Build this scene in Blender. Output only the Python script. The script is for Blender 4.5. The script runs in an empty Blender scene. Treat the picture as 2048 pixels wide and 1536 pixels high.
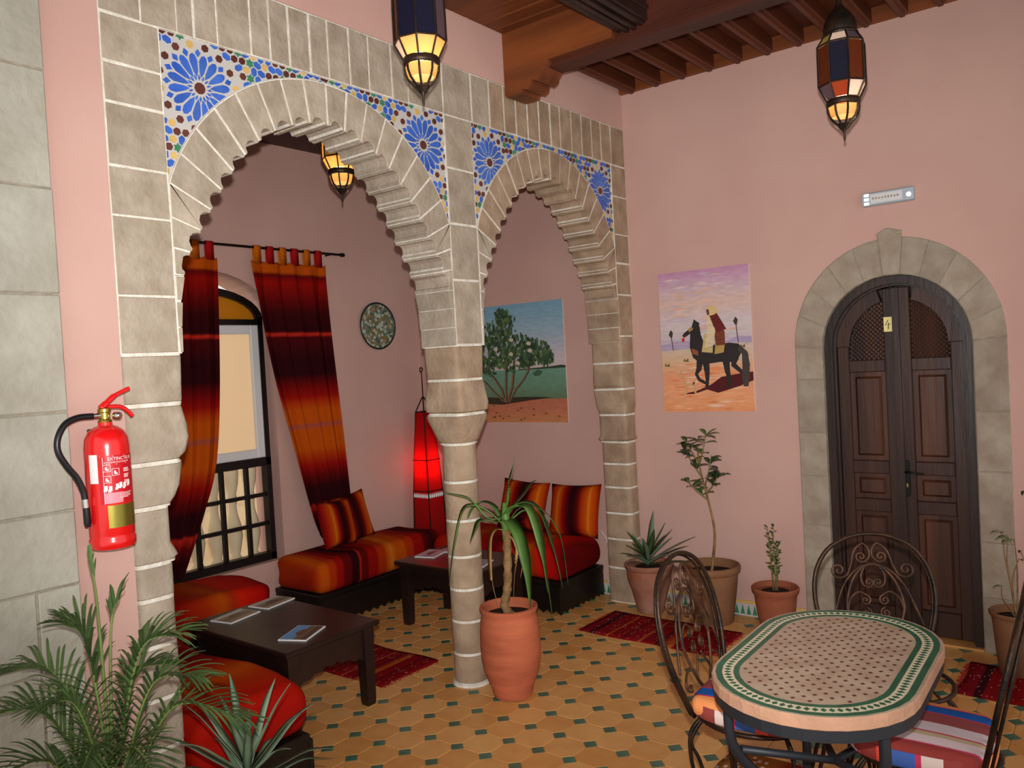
import bpy, bmesh, math, random
from mathutils import Matrix, Vector
PI = math.pi
sc = bpy.context.scene
COL = sc.collection
# ------------------------------------------------------------------ camera
CAM = Vector((2.7966, -4.9265, 1.70))
FWD = Vector((-0.61902597, 0.78492138, -0.02655698))
RGT = Vector((0.78491783, 0.61716742, -0.05484863))
UPV = Vector((0.02666176, 0.05479777, 0.99814145))
FPX = 1622.7
cd = bpy.data.cameras.new('camera'); cam = bpy.data.objects.new('camera', cd); COL.objects.link(cam)
cd.sensor_fit = 'HORIZONTAL'; cd.sensor_width = 36.0; cd.lens = 36.0 * FPX / 2048.0
cd.clip_start = 0.05; cd.clip_end = 100
m3 = Matrix((RGT, UPV, -FWD)).transposed()
cam.matrix_world = Matrix.Translation(CAM) @ m3.to_4x4()
sc.camera = cam
# ------------------------------------------------------------------ light and exposure
sc.view_settings.view_transform = 'Standard'; sc.view_settings.look = 'None'
sc.view_settings.gamma = 1.0; sc.view_settings.use_curve_mapping = False
sc.view_settings.exposure = 0.0
w = bpy.data.worlds.new('World'); sc.world = w; w.use_nodes = True
bg = w.node_tree.nodes['Background']; bg.inputs[0].default_value = (1.0, 0.97, 0.93, 1); bg.inputs[1].default_value = 1.07
# the camera's own flash, a hand's breadth above the lens
fl = bpy.data.lights.new('camera_flash', 'SPOT'); fo = bpy.data.objects.new('camera_flash', fl); COL.objects.link(fo)
fl.energy = 550.0; fl.color = (1.0, 0.97, 0.95); fl.shadow_soft_size = 0.018; fl.spot_size = math.radians(96); fl.spot_blend = 1.0
fo.matrix_world = Matrix.Translation(CAM + UPV * 0.115 + FWD * 0.02) @ m3.to_4x4() @ Matrix.Rotation(-0.005, 4, 'Y') @ Matrix.Rotation(0.10, 4, 'X')

# ------------------------------------------------------------------ helpers
def srgb(r, g, b):
    f = lambda v: (v / 255 / 12.92) if v / 255 <= 0.04045 else ((v / 255 + 0.055) / 1.055) ** 2.4
    return (f(r), f(g), f(b), 1.0)

MATS = {}
def nodes_of(name):
    m = bpy.data.materials.new(name); m.use_nodes = True
    nt = m.node_tree; b = nt.nodes['Principled BSDF']
    MATS[name] = m
    return m, nt, b

def L(nt, a, b): nt.links.new(a, b)

def mat(name, col, rough=0.6, metal=0.0, col2=None, scale=8.0, detail=4.0, bump=0.0, bscale=None, rnd=0.0, spec=0.4,
        coat=0.0, stretch=None, emit=None, estr=0.0, trans=0.0):
    """principled material: colour mixed by noise between col and col2, per object value shift, fine bump"""
    m, nt, b = nodes_of(name)
    b.inputs['Roughness'].default_value = rough; b.inputs['Metallic'].default_value = metal
    b.inputs['Specular IOR Level'].default_value = spec
    if coat: b.inputs['Coat Weight'].default_value = coat; b.inputs['Coat Roughness'].default_value = 0.15
    b.inputs['Base Color'].default_value = col
    if emit: b.inputs['Emission Color'].default_value = emit; b.inputs['Emission Strength'].default_value = estr
    if trans: b.inputs['Transmission Weight'].default_value = trans
    tc = nt.nodes.new('ShaderNodeTexCoord'); vec = tc.outputs['Object']
    if stretch:
        mp = nt.nodes.new('ShaderNodeMapping'); mp.inputs['Scale'].default_value = stretch; L(nt, vec, mp.inputs[0]); vec = mp.outputs[0]
    out = None
    if col2 is not None:
        n = nt.nodes.new('ShaderNodeTexNoise'); n.inputs['Scale'].default_value = scale; n.inputs['Detail'].default_value = detail
        L(nt, vec, n.inputs['Vector'])
        r = nt.nodes.new('ShaderNodeValToRGB'); r.color_ramp.elements[0].position = 0.32; r.color_ramp.elements[1].position = 0.68
        r.color_ramp.elements[0].color = col; r.color_ramp.elements[1].color = col2
        L(nt, n.outputs['Fac'], r.inputs[0]); out = r.outputs[0]
    if rnd:
        oi = nt.nodes.new('ShaderNodeObjectInfo'); mr = nt.nodes.new('ShaderNodeMapRange')
        mr.inputs[3].default_value = 1 - rnd; mr.inputs[4].default_value = 1 + rnd; L(nt, oi.outputs['Random'], mr.inputs[0])
        hs = nt.nodes.new('ShaderNodeHueSaturation'); L(nt, mr.outputs[0], hs.inputs['Value'])
        if out is None: hs.inputs['Color'].default_value = col
        else: L(nt, out, hs.inputs['Color'])
        out = hs.outputs[0]
    if out is not None: L(nt, out, b.inputs['Base Color'])
    if bump:
        n2 = nt.nodes.new('ShaderNodeTexNoise'); n2.inputs['Scale'].default_value = bscale or scale * 4; n2.inputs['Detail'].default_value = 5
        L(nt, vec, n2.inputs['Vector'])
        bp = nt.nodes.new('ShaderNodeBump'); bp.inputs['Strength'].default_value = bump; bp.inputs['Distance'].default_value = 0.01
        L(nt, n2.outputs['Fac'], bp.inputs['Height']); L(nt, bp.outputs[0], b.inputs['Normal'])
    return m

def stripe_mat(name, stops, axis=0, rough=0.85, wave=0.0, const=False, extra=None):
    """woven stripes along one generated axis; stops = [(pos, (r,g,b) srgb)]"""
    m, nt, b = nodes_of(name)
    b.inputs['Roughness'].default_value = rough; b.inputs['Specular IOR Level'].default_value = 0.06
    tc = nt.nodes.new('ShaderNodeTexCoord'); sp = nt.nodes.new('ShaderNodeSeparateXYZ'); L(nt, tc.outputs['Generated'], sp.inputs[0])
    fac = sp.outputs[axis]
    n = nt.nodes.new('ShaderNodeTexNoise'); n.inputs['Scale'].default_value = 3.0; L(nt, tc.outputs['Object'], n.inputs['Vector'])
    if wave:
        ma = nt.nodes.new('ShaderNodeMath'); ma.operation = 'MULTIPLY_ADD'; ma.inputs[1].default_value = wave
        L(nt, n.outputs['Fac'], ma.inputs[0]); L(nt, fac, ma.inputs[2]); fac = ma.outputs[0]
    r = nt.nodes.new('ShaderNodeValToRGB'); cr = r.color_ramp; cr.interpolation = 'CONSTANT' if const else 'LINEAR'
    stops = stops[:32]
    cr.elements[0].position = stops[0][0]; cr.elements[0].color = srgb(*stops[0][1])
    cr.elements[1].position = stops[-1][0]; cr.elements[1].color = srgb(*stops[-1][1])
    for p, c in stops[1:-1]:
        e = cr.elements.new(p); e.color = srgb(*c)
    L(nt, fac, r.inputs[0]); out = r.outputs[0]
    if extra:   # woven flecks: (colour, scale vec, threshold)
        ec, es, th = extra
        mp = nt.nodes.new('ShaderNodeMapping'); mp.inputs['Scale'].default_value = es; L(nt, tc.outputs['Object'], mp.inputs[0])
        wn = nt.nodes.new('ShaderNodeTexWhiteNoise'); vm = nt.nodes.new('ShaderNodeVectorMath'); vm.operation = 'FLOOR'
        L(nt, mp.outputs[0], vm.inputs[0]); L(nt, vm.outputs[0], wn.inputs['Vector'])
        gt = nt.nodes.new('ShaderNodeMath'); gt.operation = 'GREATER_THAN'; gt.inputs[1].default_value = th
        L(nt, wn.outputs['Value'], gt.inputs[0])
        mx = nt.nodes.new('ShaderNodeMix'); mx.data_type = 'RGBA'; mx.inputs[7].default_value = srgb(*ec)
        L(nt, gt.outputs[0], mx.inputs[0]); L(nt, out, mx.inputs[6]); out = mx.outputs[2]
    L(nt, out, b.inputs['Base Color'])
    n2 = nt.nodes.new('ShaderNodeTexNoise'); n2.inputs['Scale'].default_value = 120.0; L(nt, tc.outputs['Object'], n2.inputs['Vector'])
    bp = nt.nodes.new('ShaderNodeBump'); bp.inputs['Strength'].default_value = 0.25; bp.inputs['Distance'].default_value = 0.004
    L(nt, n2.outputs['Fac'], bp.inputs['Height']); L(nt, bp.outputs[0], b.inputs['Normal'])
    return m

def attr_mat(name, rough=0.7, spec=0.25):
    m, nt, b = nodes_of(name); b.inputs['Roughness'].default_value = rough; b.inputs['Specular IOR Level'].default_value = spec
    a = nt.nodes.new('ShaderNodeVertexColor'); a.layer_name = 'paint'
    tc = nt.nodes.new('ShaderNodeTexCoord'); n = nt.nodes.new('ShaderNodeTexNoise'); n.inputs['Scale'].default_value = 45; n.inputs['Detail'].default_value = 4
    mp = nt.nodes.new('ShaderNodeMapping'); mp.inputs['Scale'].default_value = (0.35, 1, 1.4); L(nt, tc.outputs['Object'], mp.inputs[0]); L(nt, mp.outputs[0], n.inputs['Vector'])
    mr = nt.nodes.new('ShaderNodeMapRange'); mr.inputs[3].default_value = 0.72; mr.inputs[4].default_value = 1.22; L(nt, n.outputs['Fac'], mr.inputs[0])
    hs = nt.nodes.new('ShaderNodeHueSaturation'); L(nt, a.outputs['Color'], hs.inputs['Color']); L(nt, mr.outputs[0], hs.inputs['Value'])
    L(nt, hs.outputs[0], b.inputs['Base Color'])
    return m

class G:
    """collects vertices and faces of one mesh"""
    def __init__(s): s.v = []; s.f = []; s.c = []
    def add(s, v, f, col=None):
        o = len(s.v); s.v += [tuple(p) for p in v]; s.f += [tuple(i + o for i in q) for q in f]
        s.c += [col] * len(f); return s
    def box(s, a, b):
        x0, y0, z0 = a; x1, y1, z1 = b
        v = [(x0,y0,z0),(x1,y0,z0),(x1,y1,z0),(x0,y1,z0),(x0,y0,z1),(x1,y0,z1),(x1,y1,z1),(x0,y1,z1)]
        return s.add(v, [(0,3,2,1),(4,5,6,7),(0,1,5,4),(1,2,6,5),(2,3,7,6),(3,0,4,7)])
    def cbox(s, a, b, c=0.004):
        """box with chamfered edges"""
        x0, y0, z0 = a; x1, y1, z1 = b; c = min(c, (x1-x0)/3, (y1-y0)/3, (z1-z0)/3)
        pr = []
        for z, i in ((z0, c), (z0 + c, 0), (z1 - c, 0), (z1, c)):
            pr.append([(x0+i+ (c if i==0 else 0)*0, y0+i, z), (x1-i, y0+i, z), (x1-i, y1-i, z), (x0+i, y1-i, z)])
        return s.loft(pr)
    def loft(s, rings, cap=True, close=True):
        n = len(rings[0]); v = [p for r in rings for p in r]; f = []
        for k in range(len(rings) - 1):
            for i in range(n if close else n - 1):
                j = (i + 1) % n
                f.append((k*n+i, k*n+j, (k+1)*n+j, (k+1)*n+i))
        if cap: f.append(tuple(range(n))[::-1]); f.append(tuple((len(rings)-1)*n + i for i in range(n)))
        return s.add(v, f)
    def lathe(s, prof, n=20, c=(0,0,0), cap=True):
        rings = [[(c[0]+r*math.cos(2*PI*i/n), c[1]+r*math.sin(2*PI*i/n), c[2]+z) for i in range(n)] for r, z in prof]
        return s.loft(rings, cap)
    def tube(s, pts, r, n=6, cap=True):
        pts = [Vector(p) for p in pts]; rings = []
        rr = r if isinstance(r, (list, tuple)) else [r] * len(pts)
        t0 = (pts[1] - pts[0]).normalized()
        ref = Vector((0,0,1)) if abs(t0.z) < 0.9 else Vector((1,0,0))
        u = t0.cross(ref).normalized()
        for k, p in enumerate(pts):
            a = pts[max(k-1,0)]; b = pts[min(k+1,len(pts)-1)]; t = (b - a)
            t = t.normalized() if t.length > 1e-9 else t0
            u = (u - t * u.dot(t)); u = u.normalized() if u.length > 1e-6 else t.orthogonal().normalized()
            v = t.cross(u)
            rings.append([p + (u*math.cos(2*PI*i/n) + v*math.sin(2*PI*i/n)) * rr[k] for i in range(n)])
        return s.loft(rings, cap)
    def prism(s, poly, fn, d0, d1, bev=0.0, backbev=False):
        """2D polygon extruded; fn(a,b,d) -> 3D; face at d1 is bevelled"""
        if area(poly) < 0: poly = poly[::-1]
        rings = [[fn(a, b, d0) for a, b in poly]]
        if bev:
            sgn = 1 if d1 > d0 else -1
            rings.append([fn(a, b, d1 - sgn*bev) for a, b in poly]); rings.append([fn(a, b, d1) for a, b in inset(poly, bev)])
        else: rings.append([fn(a, b, d1) for a, b in poly])
        return s.loft(rings)
    def obj(s, name, m, parent=None, smooth=False, angle=None):
        me = bpy.data.meshes.new(name); me.from_pydata(s.v, [], s.f)
        ms = m if isinstance(m, (list, tuple)) else [m]
        for q in ms: me.materials.append(MATS[q] if isinstance(q, str) else q)
        if any(c is not None for c in s.c):
            at = me.color_attributes.new('paint', 'FLOAT_COLOR', 'CORNER'); k = 0
            for fi, poly in enumerate(me.polygons):
                c = s.c[fi] or (1,1,1,1)
                for li in poly.loop_indices: at.data[li].color = c
        bm = bmesh.new(); bm.from_mesh(me); bmesh.ops.recalc_face_normals(bm, faces=bm.faces); bm.to_mesh(me); bm.free()
        if smooth:
            me.polygons.foreach_set('use_smooth', [True]*len(me.polygons))
            if angle:
                try: me.set_sharp_from_angle(angle=math.radians(angle))
                except Exception: pass
        me.update()
        o = bpy.data.objects.new(name, me); COL.objects.link(o)
        if parent: o.parent = parent
        return o

def area(p): return 0.5 * sum(p[i][0]*p[(i+1)%len(p)][1] - p[(i+1)%len(p)][0]*p[i][1] for i in range(len(p)))
def inset(p, d):
    if area(p) < 0: d = -d
    n = len(p); out = []
    for i in range(n):
        a = Vector(p[i-1]); b = Vector(p[i]); c = Vector(p[(i+1)%n])
        e1 = (b-a); e2 = (c-b)
        if e1.length < 1e-9 or e2.length < 1e-9: out.append(tuple(b)); continue
        e1.normalize(); e2.normalize()
        n1 = Vector((-e1.y, e1.x)); n2 = Vector((-e2.y, e2.x)); m = n1 + n2
        k = 1 + n1.dot(n2)
        m = m / max(k, 0.35)
        out.append((b.x + m.x*d, b.y + m.y*d))
    return out

def thing(name, label, cat, loc=(0,0,0), rz=0.0, group=None, kind=None):
    o = bpy.data.objects.new(name, None); COL.objects.link(o); o.empty_display_size = 0.1
    o.location = loc; o.rotation_euler = (0, 0, rz); o['label'] = label; o['category'] = cat
    if group: o['group'] = group
    if kind: o['kind'] = kind
    return o
def tag(o, label, cat, group=None, kind=None):
    o['label'] = label; o['category'] = cat
    if group: o['group'] = group
    if kind: o['kind'] = kind
    return o
def share(name, src, parent, loc=(0,0,0), rot=None, scale=None):
    o = bpy.data.objects.new(name, src.data); COL.objects.link(o); o.parent = parent; o.location = loc
    if rot: o.rotation_euler = rot
    if scale: o.scale = scale
    return o
def dup(root, label, loc, rz=0.0, group=None):
    r = root.copy(); COL.objects.link(r); r.location = loc; r.rotation_euler = (0, 0, rz); r['label'] = label
    if group: r['group'] = group
    for ch in list(root.children):
        c = ch.copy(); COL.objects.link(c); c.parent = r
        for g in ch.children:
            d = g.copy(); COL.objects.link(d); d.parent = c
    return r
def arc(cx, cy, r, a0, a1, n):
    return [(cx + r*math.cos(a0+(a1-a0)*i/n), cy + r*math.sin(a0+(a1-a0)*i/n)) for i in range(n+1)]
def scroll(cx, cy, r, a0, turns, n=22, r1=0.12):
    """spiral from outer radius r inwards; returns 2D points"""
    return [(cx + (r*(1-t) + r*r1*t)*math.cos(a0+2*PI*turns*t), cy + (r*(1-t)+r*r1*t)*math.sin(a0+2*PI*turns*t)) for t in [i/n for i in range(n+1)]]
def bez(p, n=10):
    """Catmull-Rom through points of any dimension"""
    P = [p[0]] + list(p) + [p[-1]]; out = []
    for k in range(1, len(P)-2):
        for i in range(n):
            t = i/n; a, b, c, d = P[k-1], P[k], P[k+1], P[k+2]
            out.append(tuple(0.5*((2*b[j]) + (-a[j]+c[j])*t + (2*a[j]-5*b[j]+4*c[j]-d[j])*t*t + (-a[j]+3*b[j]-3*c[j]+d[j])*t**3) for j in range(len(b))))
    out.append(tuple(p[-1])); return out
def sell(cx, cy, hx, hy, n, N=28):
    return [(cx + hx*math.copysign(abs(math.cos(2*PI*i/N))**(2/n), math.cos(2*PI*i/N)), cy + hy*math.copysign(abs(math.sin(2*PI*i/N))**(2/n), math.sin(2*PI*i/N))) for i in range(N)]
def rbox(hx, hy, hz, r, k=3, N=6):
    """closed rounded box as G, centred; N cells along each flat"""
    g = G(); rings = []
    def prof(h, r):
        return [(-h + r - r*math.cos(PI/2*i/k), r - r*math.sin(PI/2*i/k)) for i in range(k+1)]
    zs = prof(hz, r); zs = zs + [(-z, i) for z, i in zs[::-1]]
    for z, ins in zs:
        ring = []
        for sx, sy, a0 in ((1,1,0),(-1,1,PI/2),(-1,-1,PI),(1,-1,1.5*PI)):
            for i in range(k+1):
                a = a0 + PI/2*i/k
                ring.append((sx*(hx-r) + (r-ins)*math.cos(a), sy*(hy-r) + (r-ins)*math.sin(a), z))
            nx = {(1,1):(-1,1),(-1,1):(-1,-1),(-1,-1):(1,-1),(1,-1):(1,1)}[(sx,sy)]
        rings.append(ring)
    # subdivide long sides
    out = []
    for ring in rings:
        q = []
        for i in range(len(ring)):
            a = ring[i]; b = ring[(i+1)%len(ring)]; q.append(a)
            if (i % (k+1)) == k:
                for t in range(1, N): q.append(tuple(a[j] + (b[j]-a[j])*t/N for j in range(3)))
        out.append(q)
    # densify vertically in the middle
    mid = len(out)//2; a, b = out[mid-1], out[mid]; extra = [[tuple(a[i][j] + (b[i][j]-a[i][j])*t/3 for j in range(3)) for i in range(len(a))] for t in (1,2)]
    out = out[:mid] + extra + out[mid:]
    g.loft(out, cap=False)
    n = len(out[0])
    for which in (0, len(out)-1):
        ring = out[which]
        # cap by concentric rings towards the centre line
        cz = ring[0][2]; prev = [which*n + i for i in range(n)]; base = ring
        for t in (0.5, 0.8):
            o = len(g.v); g.v += [(p[0]*(1-t), p[1]*(1-t), cz) for p in base]; cur = [o+i for i in range(n)]
            for i in range(n):
                j = (i+1) % n; g.f.append((prev[i], prev[j], cur[j], cur[i])); g.c.append(None)
            prev = cur
        g.f.append(tuple(prev)); g.c.append(None)
    return g
# ------------------------------------------------------------------ materials
mat('pink', srgb(202,165,153), 0.85, col2=srgb(195,156,145), scale=1.6, bump=0.08, bscale=60, spec=0.2)
mat('stone', srgb(176,164,147), 0.9, col2=srgb(150,137,119), scale=9, detail=7, bump=0.5, bscale=45, rnd=0.07, spec=0.15)
mat('stone_warm', srgb(174,152,128), 0.9, col2=srgb(146,124,102), scale=9, detail=7, bump=0.5, bscale=45, rnd=0.08, spec=0.15)
mat('stone_pale', srgb(178,176,163), 0.9, col2=srgb(156,152,138), scale=5, detail=8, bump=0.6, bscale=30, rnd=0.05, spec=0.15)
mat('stone_door', srgb(166,155,139), 0.9, col2=srgb(144,129,113), scale=8, detail=7, bump=0.4, bscale=40, rnd=0.08, spec=0.15)
mat('mortar', srgb(232,228,216), 0.9, col2=srgb(205,198,182), scale=25, bump=0.5, bscale=80, spec=0.1)
mat('mortar_grey', srgb(168,160,142), 0.9, col2=srgb(140,130,112), scale=25, bump=0.4, bscale=80, spec=0.1)
mat('wood_dark', srgb(46,27,20), 0.42, col2=srgb(26,15,12), scale=5, detail=6, bump=0.15, bscale=40, stretch=(1,1,0.12), spec=0.45)
mat('wood_table', srgb(40,23,19), 0.35, col2=srgb(24,14,12), scale=6, detail=6, bump=0.1, bscale=40, stretch=(0.2,1,1), spec=0.5)
mat('wood_black', srgb(22,15,13), 0.4, col2=srgb(14,10,9), scale=6, spec=0.4)
mat('wood_door', srgb(64,36,25), 0.45, col2=srgb(34,19,14), scale=7, detail=7, bump=0.2, bscale=30, stretch=(1,1,0.1), spec=0.4)
mat('wood_panel', srgb(86,48,29), 0.45, col2=srgb(40,21,15), scale=8, detail=8, bump=0.2, bscale=30, stretch=(1,1,0.08), rnd=0.12, spec=0.4)
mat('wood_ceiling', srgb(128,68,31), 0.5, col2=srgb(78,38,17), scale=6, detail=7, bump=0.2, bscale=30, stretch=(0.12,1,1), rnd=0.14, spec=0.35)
mat('wood_joist', srgb(96,46,23), 0.5, col2=srgb(60,27,15), scale=6, detail=7, bump=0.2, bscale=30, stretch=(1,0.12,1), rnd=0.1, spec=0.35)
mat('wood_beam', srgb(78,36,22), 0.5, col2=srgb(44,20,14), scale=5, detail=7, bump=0.2, bscale=30, stretch=(0.15,1,1), spec=0.35)
mat('white_frame', srgb(214,214,214), 0.35, spec=0.5)
mat('tile_grout', srgb(206,160,100), 0.8, col2=srgb(190,142,84), scale=20, spec=0.2)
mat('tile_green', srgb(76,114,92), 0.3, col2=srgb(58,96,80), scale=18, rnd=0.15, spec=0.5)
mat('iron', srgb(30,27,26), 0.45, metal=0.6, col2=srgb(66,46,32), scale=14, bump=0.2, bscale=70)
mat('iron_rust', srgb(98,64,42), 0.5, metal=0.35, col2=srgb(46,31,24), scale=16, bump=0.2, bscale=70)
mat('iron_grey', srgb(44,48,54), 0.45, metal=0.3, spec=0.4)
mat('terracotta', srgb(190,104,72), 0.8, col2=srgb(158,82,56), scale=6, detail=6, bump=0.3, bscale=50, stretch=(0.5,0.5,3), spec=0.2)
mat('terracotta_mid', srgb(156,88,62), 0.85, col2=srgb(132,76,54), scale=6, detail=6, bump=0.3, bscale=50, spec=0.2)
mat('terracotta_old', srgb(140,82,58), 0.85, col2=srgb(164,122,104), scale=5, detail=7, bump=0.3, bscale=50, spec=0.2)
mat('terracotta_brown', srgb(136,96,68), 0.85, col2=srgb(116,78,54), scale=5, detail=6, bump=0.3, bscale=50, spec=0.2)
mat('soil', srgb(58,44,34), 1.0, col2=srgb(34,26,20), scale=30, bump=1.0, bscale=60, spec=0.1)
mat('leaf', srgb(62,96,38), 0.5, col2=srgb(96,134,60), scale=6, rnd=0.2, spec=0.35)
mat('leaf_dark', srgb(44,66,34), 0.5, col2=srgb(70,94,52), scale=8, rnd=0.25, spec=0.35)
mat('leaf_grey', srgb(84,108,84), 0.5, col2=srgb(118,138,112), scale=6, rnd=0.15, spec=0.35)
mat('leaf_palm', srgb(52,76,40), 0.5, col2=srgb(88,112,62), scale=7, rnd=0.15, spec=0.35)
mat('leaf_dry', srgb(186,150,90), 0.7, col2=srgb(150,112,60), scale=6, spec=0.2)
mat('bark', srgb(150,118,80), 0.9, col2=srgb(108,80,52), scale=20, bump=0.6, bscale=50, spec=0.1)
mat('stem_green', srgb(118,128,74), 0.7, col2=srgb(140,108,74), scale=14, spec=0.2)
mat('red_gloss', srgb(214,18,20), 0.22, spec=0.5, coat=0.4)
mat('black_rubber', srgb(14,14,18), 0.35, spec=0.45)
mat('chrome', srgb(200,200,196), 0.22, metal=1.0)
mat('brass', srgb(176,150,70), 0.3, metal=1.0)
mat('brass_label', srgb(150,138,62), 0.32, metal=0.85)
mat('paper', srgb(226,224,222), 0.6, spec=0.3)
mat('paper_yellow', srgb(236,222,150), 0.6, spec=0.3)
mat('ink', srgb(30,26,26), 0.6)
mat('ink_white', srgb(240,226,226), 0.5)
mat('label_red', srgb(190,16,30), 0.35, spec=0.4)
mat('label_pink', srgb(226,138,150), 0.4, spec=0.4)
mat('aluminium', srgb(170,182,192), 0.4, metal=0.3, spec=0.5)
mat('lamp_lens', srgb(235,240,245), 0.2, emit=srgb(240,244,250), estr=0.6)
mat('plaster_out', srgb(226,206,170), 0.9, spec=0.1)
mat('rod_black', srgb(18,16,16), 0.4, metal=0.4)
mat('alcove_rug_fringe', srgb(150,20,28), 0.9, spec=0.1)
attr_mat('paint'); attr_mat('print', 0.35, 0.4)
def glass(name, col, tr=0.7, rough=0.25):
    """coloured lantern glass: lets light through, tinted"""
    m, nt, b = nodes_of(name)
    b.inputs['Base Color'].default_value = col; b.inputs['Roughness'].default_value = rough; b.inputs['Specular IOR Level'].default_value = 0.5
    t = nt.nodes.new('ShaderNodeBsdfTranslucent'); t.inputs[0].default_value = col
    mx = nt.nodes.new('ShaderNodeMixShader'); mx.inputs[0].default_value = tr
    L(nt, b.outputs[0], mx.inputs[1]); L(nt, t.outputs[0], mx.inputs[2]); L(nt, mx.outputs[0], nt.nodes['Material Output'].inputs[0])
    return m
glass('glass_amber', srgb(250,216,156)); glass('glass_orange', srgb(168,66,16), 0.35); glass('glass_blue', srgb(24,25,46), 0.2); glass('glass_violet', srgb(104,84,92), 0.3)
glass('glass_white', srgb(240,226,214), 0.5); glass('glass_yellow', srgb(190,170,100), 0.4); glass('glass_dark_orange', srgb(104,44,16), 0.25); glass('glass_frost', srgb(228,208,178), 0.6, 0.5); glass('glass_gold', srgb(214,150,30), 0.5, 0.4)
glass('red_cloth', srgb(196,8,10), 0.6, 0.9)
MATS['glass_frost'].node_tree.nodes['Principled BSDF'].inputs['Emission Color'].default_value = srgb(240,214,176)
MATS['glass_frost'].node_tree.nodes['Principled BSDF'].inputs['Emission Strength'].default_value = 0.55  # daylight behind the frosted panes put in as a faint glow
m, nt, b = nodes_of('bulb'); b.inputs['Emission Color'].default_value = (1.0, 0.78, 0.5, 1); b.inputs['Emission Strength'].default_value = 14.0
m, nt, b = nodes_of('bulb_red'); b.inputs['Emission Color'].default_value = (1.0, 0.35, 0.12, 1); b.inputs['Emission Strength'].default_value = 14.0
# floor octagons: glazed ochre, each tile its own tone by lattice cell
LS = 0.1648; LX = -0.016; LY = -2.4829
m, nt, b = nodes_of('tile_ochre'); b.inputs['Roughness'].default_value = 0.38; b.inputs['Specular IOR Level'].default_value = 0.45
ge = nt.nodes.new('ShaderNodeNewGeometry'); vm = nt.nodes.new('ShaderNodeVectorMath'); vm.operation = 'SUBTRACT'; vm.inputs[1].default_value = (LX, LY, 0)
L(nt, ge.outputs['Position'], vm.inputs[0]); vs = nt.nodes.new('ShaderNodeVectorMath'); vs.operation = 'SCALE'; vs.inputs['Scale'].default_value = 1/LS; L(nt, vm.outputs[0], vs.inputs[0])
vf = nt.nodes.new('ShaderNodeVectorMath'); vf.operation = 'FLOOR'; L(nt, vs.outputs[0], vf.inputs[0])
sx = nt.nodes.new('ShaderNodeSeparateXYZ'); L(nt, vf.outputs[0], sx.inputs[0]); cx = nt.nodes.new('ShaderNodeCombineXYZ'); L(nt, sx.outputs[0], cx.inputs[0]); L(nt, sx.outputs[1], cx.inputs[1])
wn = nt.nodes.new('ShaderNodeTexWhiteNoise'); L(nt, cx.outputs[0], wn.inputs['Vector'])
no = nt.nodes.new('ShaderNodeTexNoise'); no.inputs['Scale'].default_value = 11; no.inputs['Detail'].default_value = 5; L(nt, ge.outputs['Position'], no.inputs['Vector'])
ad = nt.nodes.new('ShaderNodeMath'); ad.operation = 'MULTIPLY_ADD'; ad.inputs[1].default_value = 0.45; L(nt, wn.outputs['Value'], ad.inputs[0])
ad2 = nt.nodes.new('ShaderNodeMath'); ad2.operation = 'MULTIPLY_ADD'; ad2.inputs[1].default_value = 0.7; ad2.inputs[2].default_value = -0.06; L(nt, no.outputs['Fac'], ad2.inputs[0]); L(nt, ad2.outputs[0], ad.inputs[2])
rp = nt.nodes.new('ShaderNodeValToRGB'); rp.color_ramp.elements[0].position = 0.12; rp.color_ramp.elements[0].color = srgb(198,134,68); rp.color_ramp.elements[1].position = 0.85; rp.color_ramp.elements[1].color = srgb(224,172,106)
L(nt, ad.outputs[0], rp.inputs[0]); L(nt, rp.outputs[0], b.inputs['Base Color'])
# striped cloth
DM, DR, RD, RO, OR, YO = (44,6,10), (92,6,8), (142,14,8), (164,46,8), (178,74,8), (194,106,26)
stripe_mat('cloth_curtain', [(0,DM),(0.05,DM),(0.09,DR),(0.12,(170,34,24)),(0.13,DM),(0.19,DM),(0.23,DR),(0.27,RD),(0.30,RO),(0.33,OR),(0.40,OR),(0.415,(150,70,60)),(0.425,OR),(0.47,OR),(0.50,RO),(0.52,RD),(0.57,DR),(0.60,DM),(0.66,DM),(0.70,(60,8,12)),(0.735,(70,6,10)),(0.745,(190,40,28)),(0.755,DM),(0.82,(56,6,10)),(0.86,DR),(0.93,RD),(0.955,DR),(0.965,OR),(1,OR)], 2)
stripe_mat('cloth_mattress', [(0,RD),(0.03,RO),(0.05,OR),(0.085,OR),(0.10,RO),(0.13,RO),(0.145,RD),(0.18,RD),(0.195,DR),(0.24,DR),(0.255,DM),(0.30,DM),(0.315,(170,40,26)),(0.325,DR),(0.37,DR),(0.385,RD),(0.45,RD),(0.465,RO),(0.52,RO),(0.535,OR),(0.575,YO),(0.615,OR),(0.68,OR),(0.695,RO),(0.74,RO),(0.755,RD),(0.82,RD),(0.835,DR),(0.90,DM),(0.95,DR),(0.97,RD),(1,RO)], 0, wave=0.03)
stripe_mat('cloth_mattress_red', [(0,RD),(0.10,(170,26,8)),(0.2,RO),(0.28,OR),(0.36,RO),(0.44,RD),(0.55,DR),(0.62,RD),(0.72,RO),(0.78,OR),(0.82,RO),(0.86,(200,30,10)),(0.95,(176,14,10)),(1,DR)], 0, wave=0.03)
stripe_mat('cloth_cushion', [(0,DR),(0.08,RD),(0.16,RO),(0.24,OR),(0.27,YO),(0.30,OR),(0.38,RD),(0.45,DR),(0.52,DM),(0.60,DM),(0.68,DR),(0.76,RO),(0.84,OR),(0.87,YO),(0.90,OR),(1,RD)], 0, wave=0.02)
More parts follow.
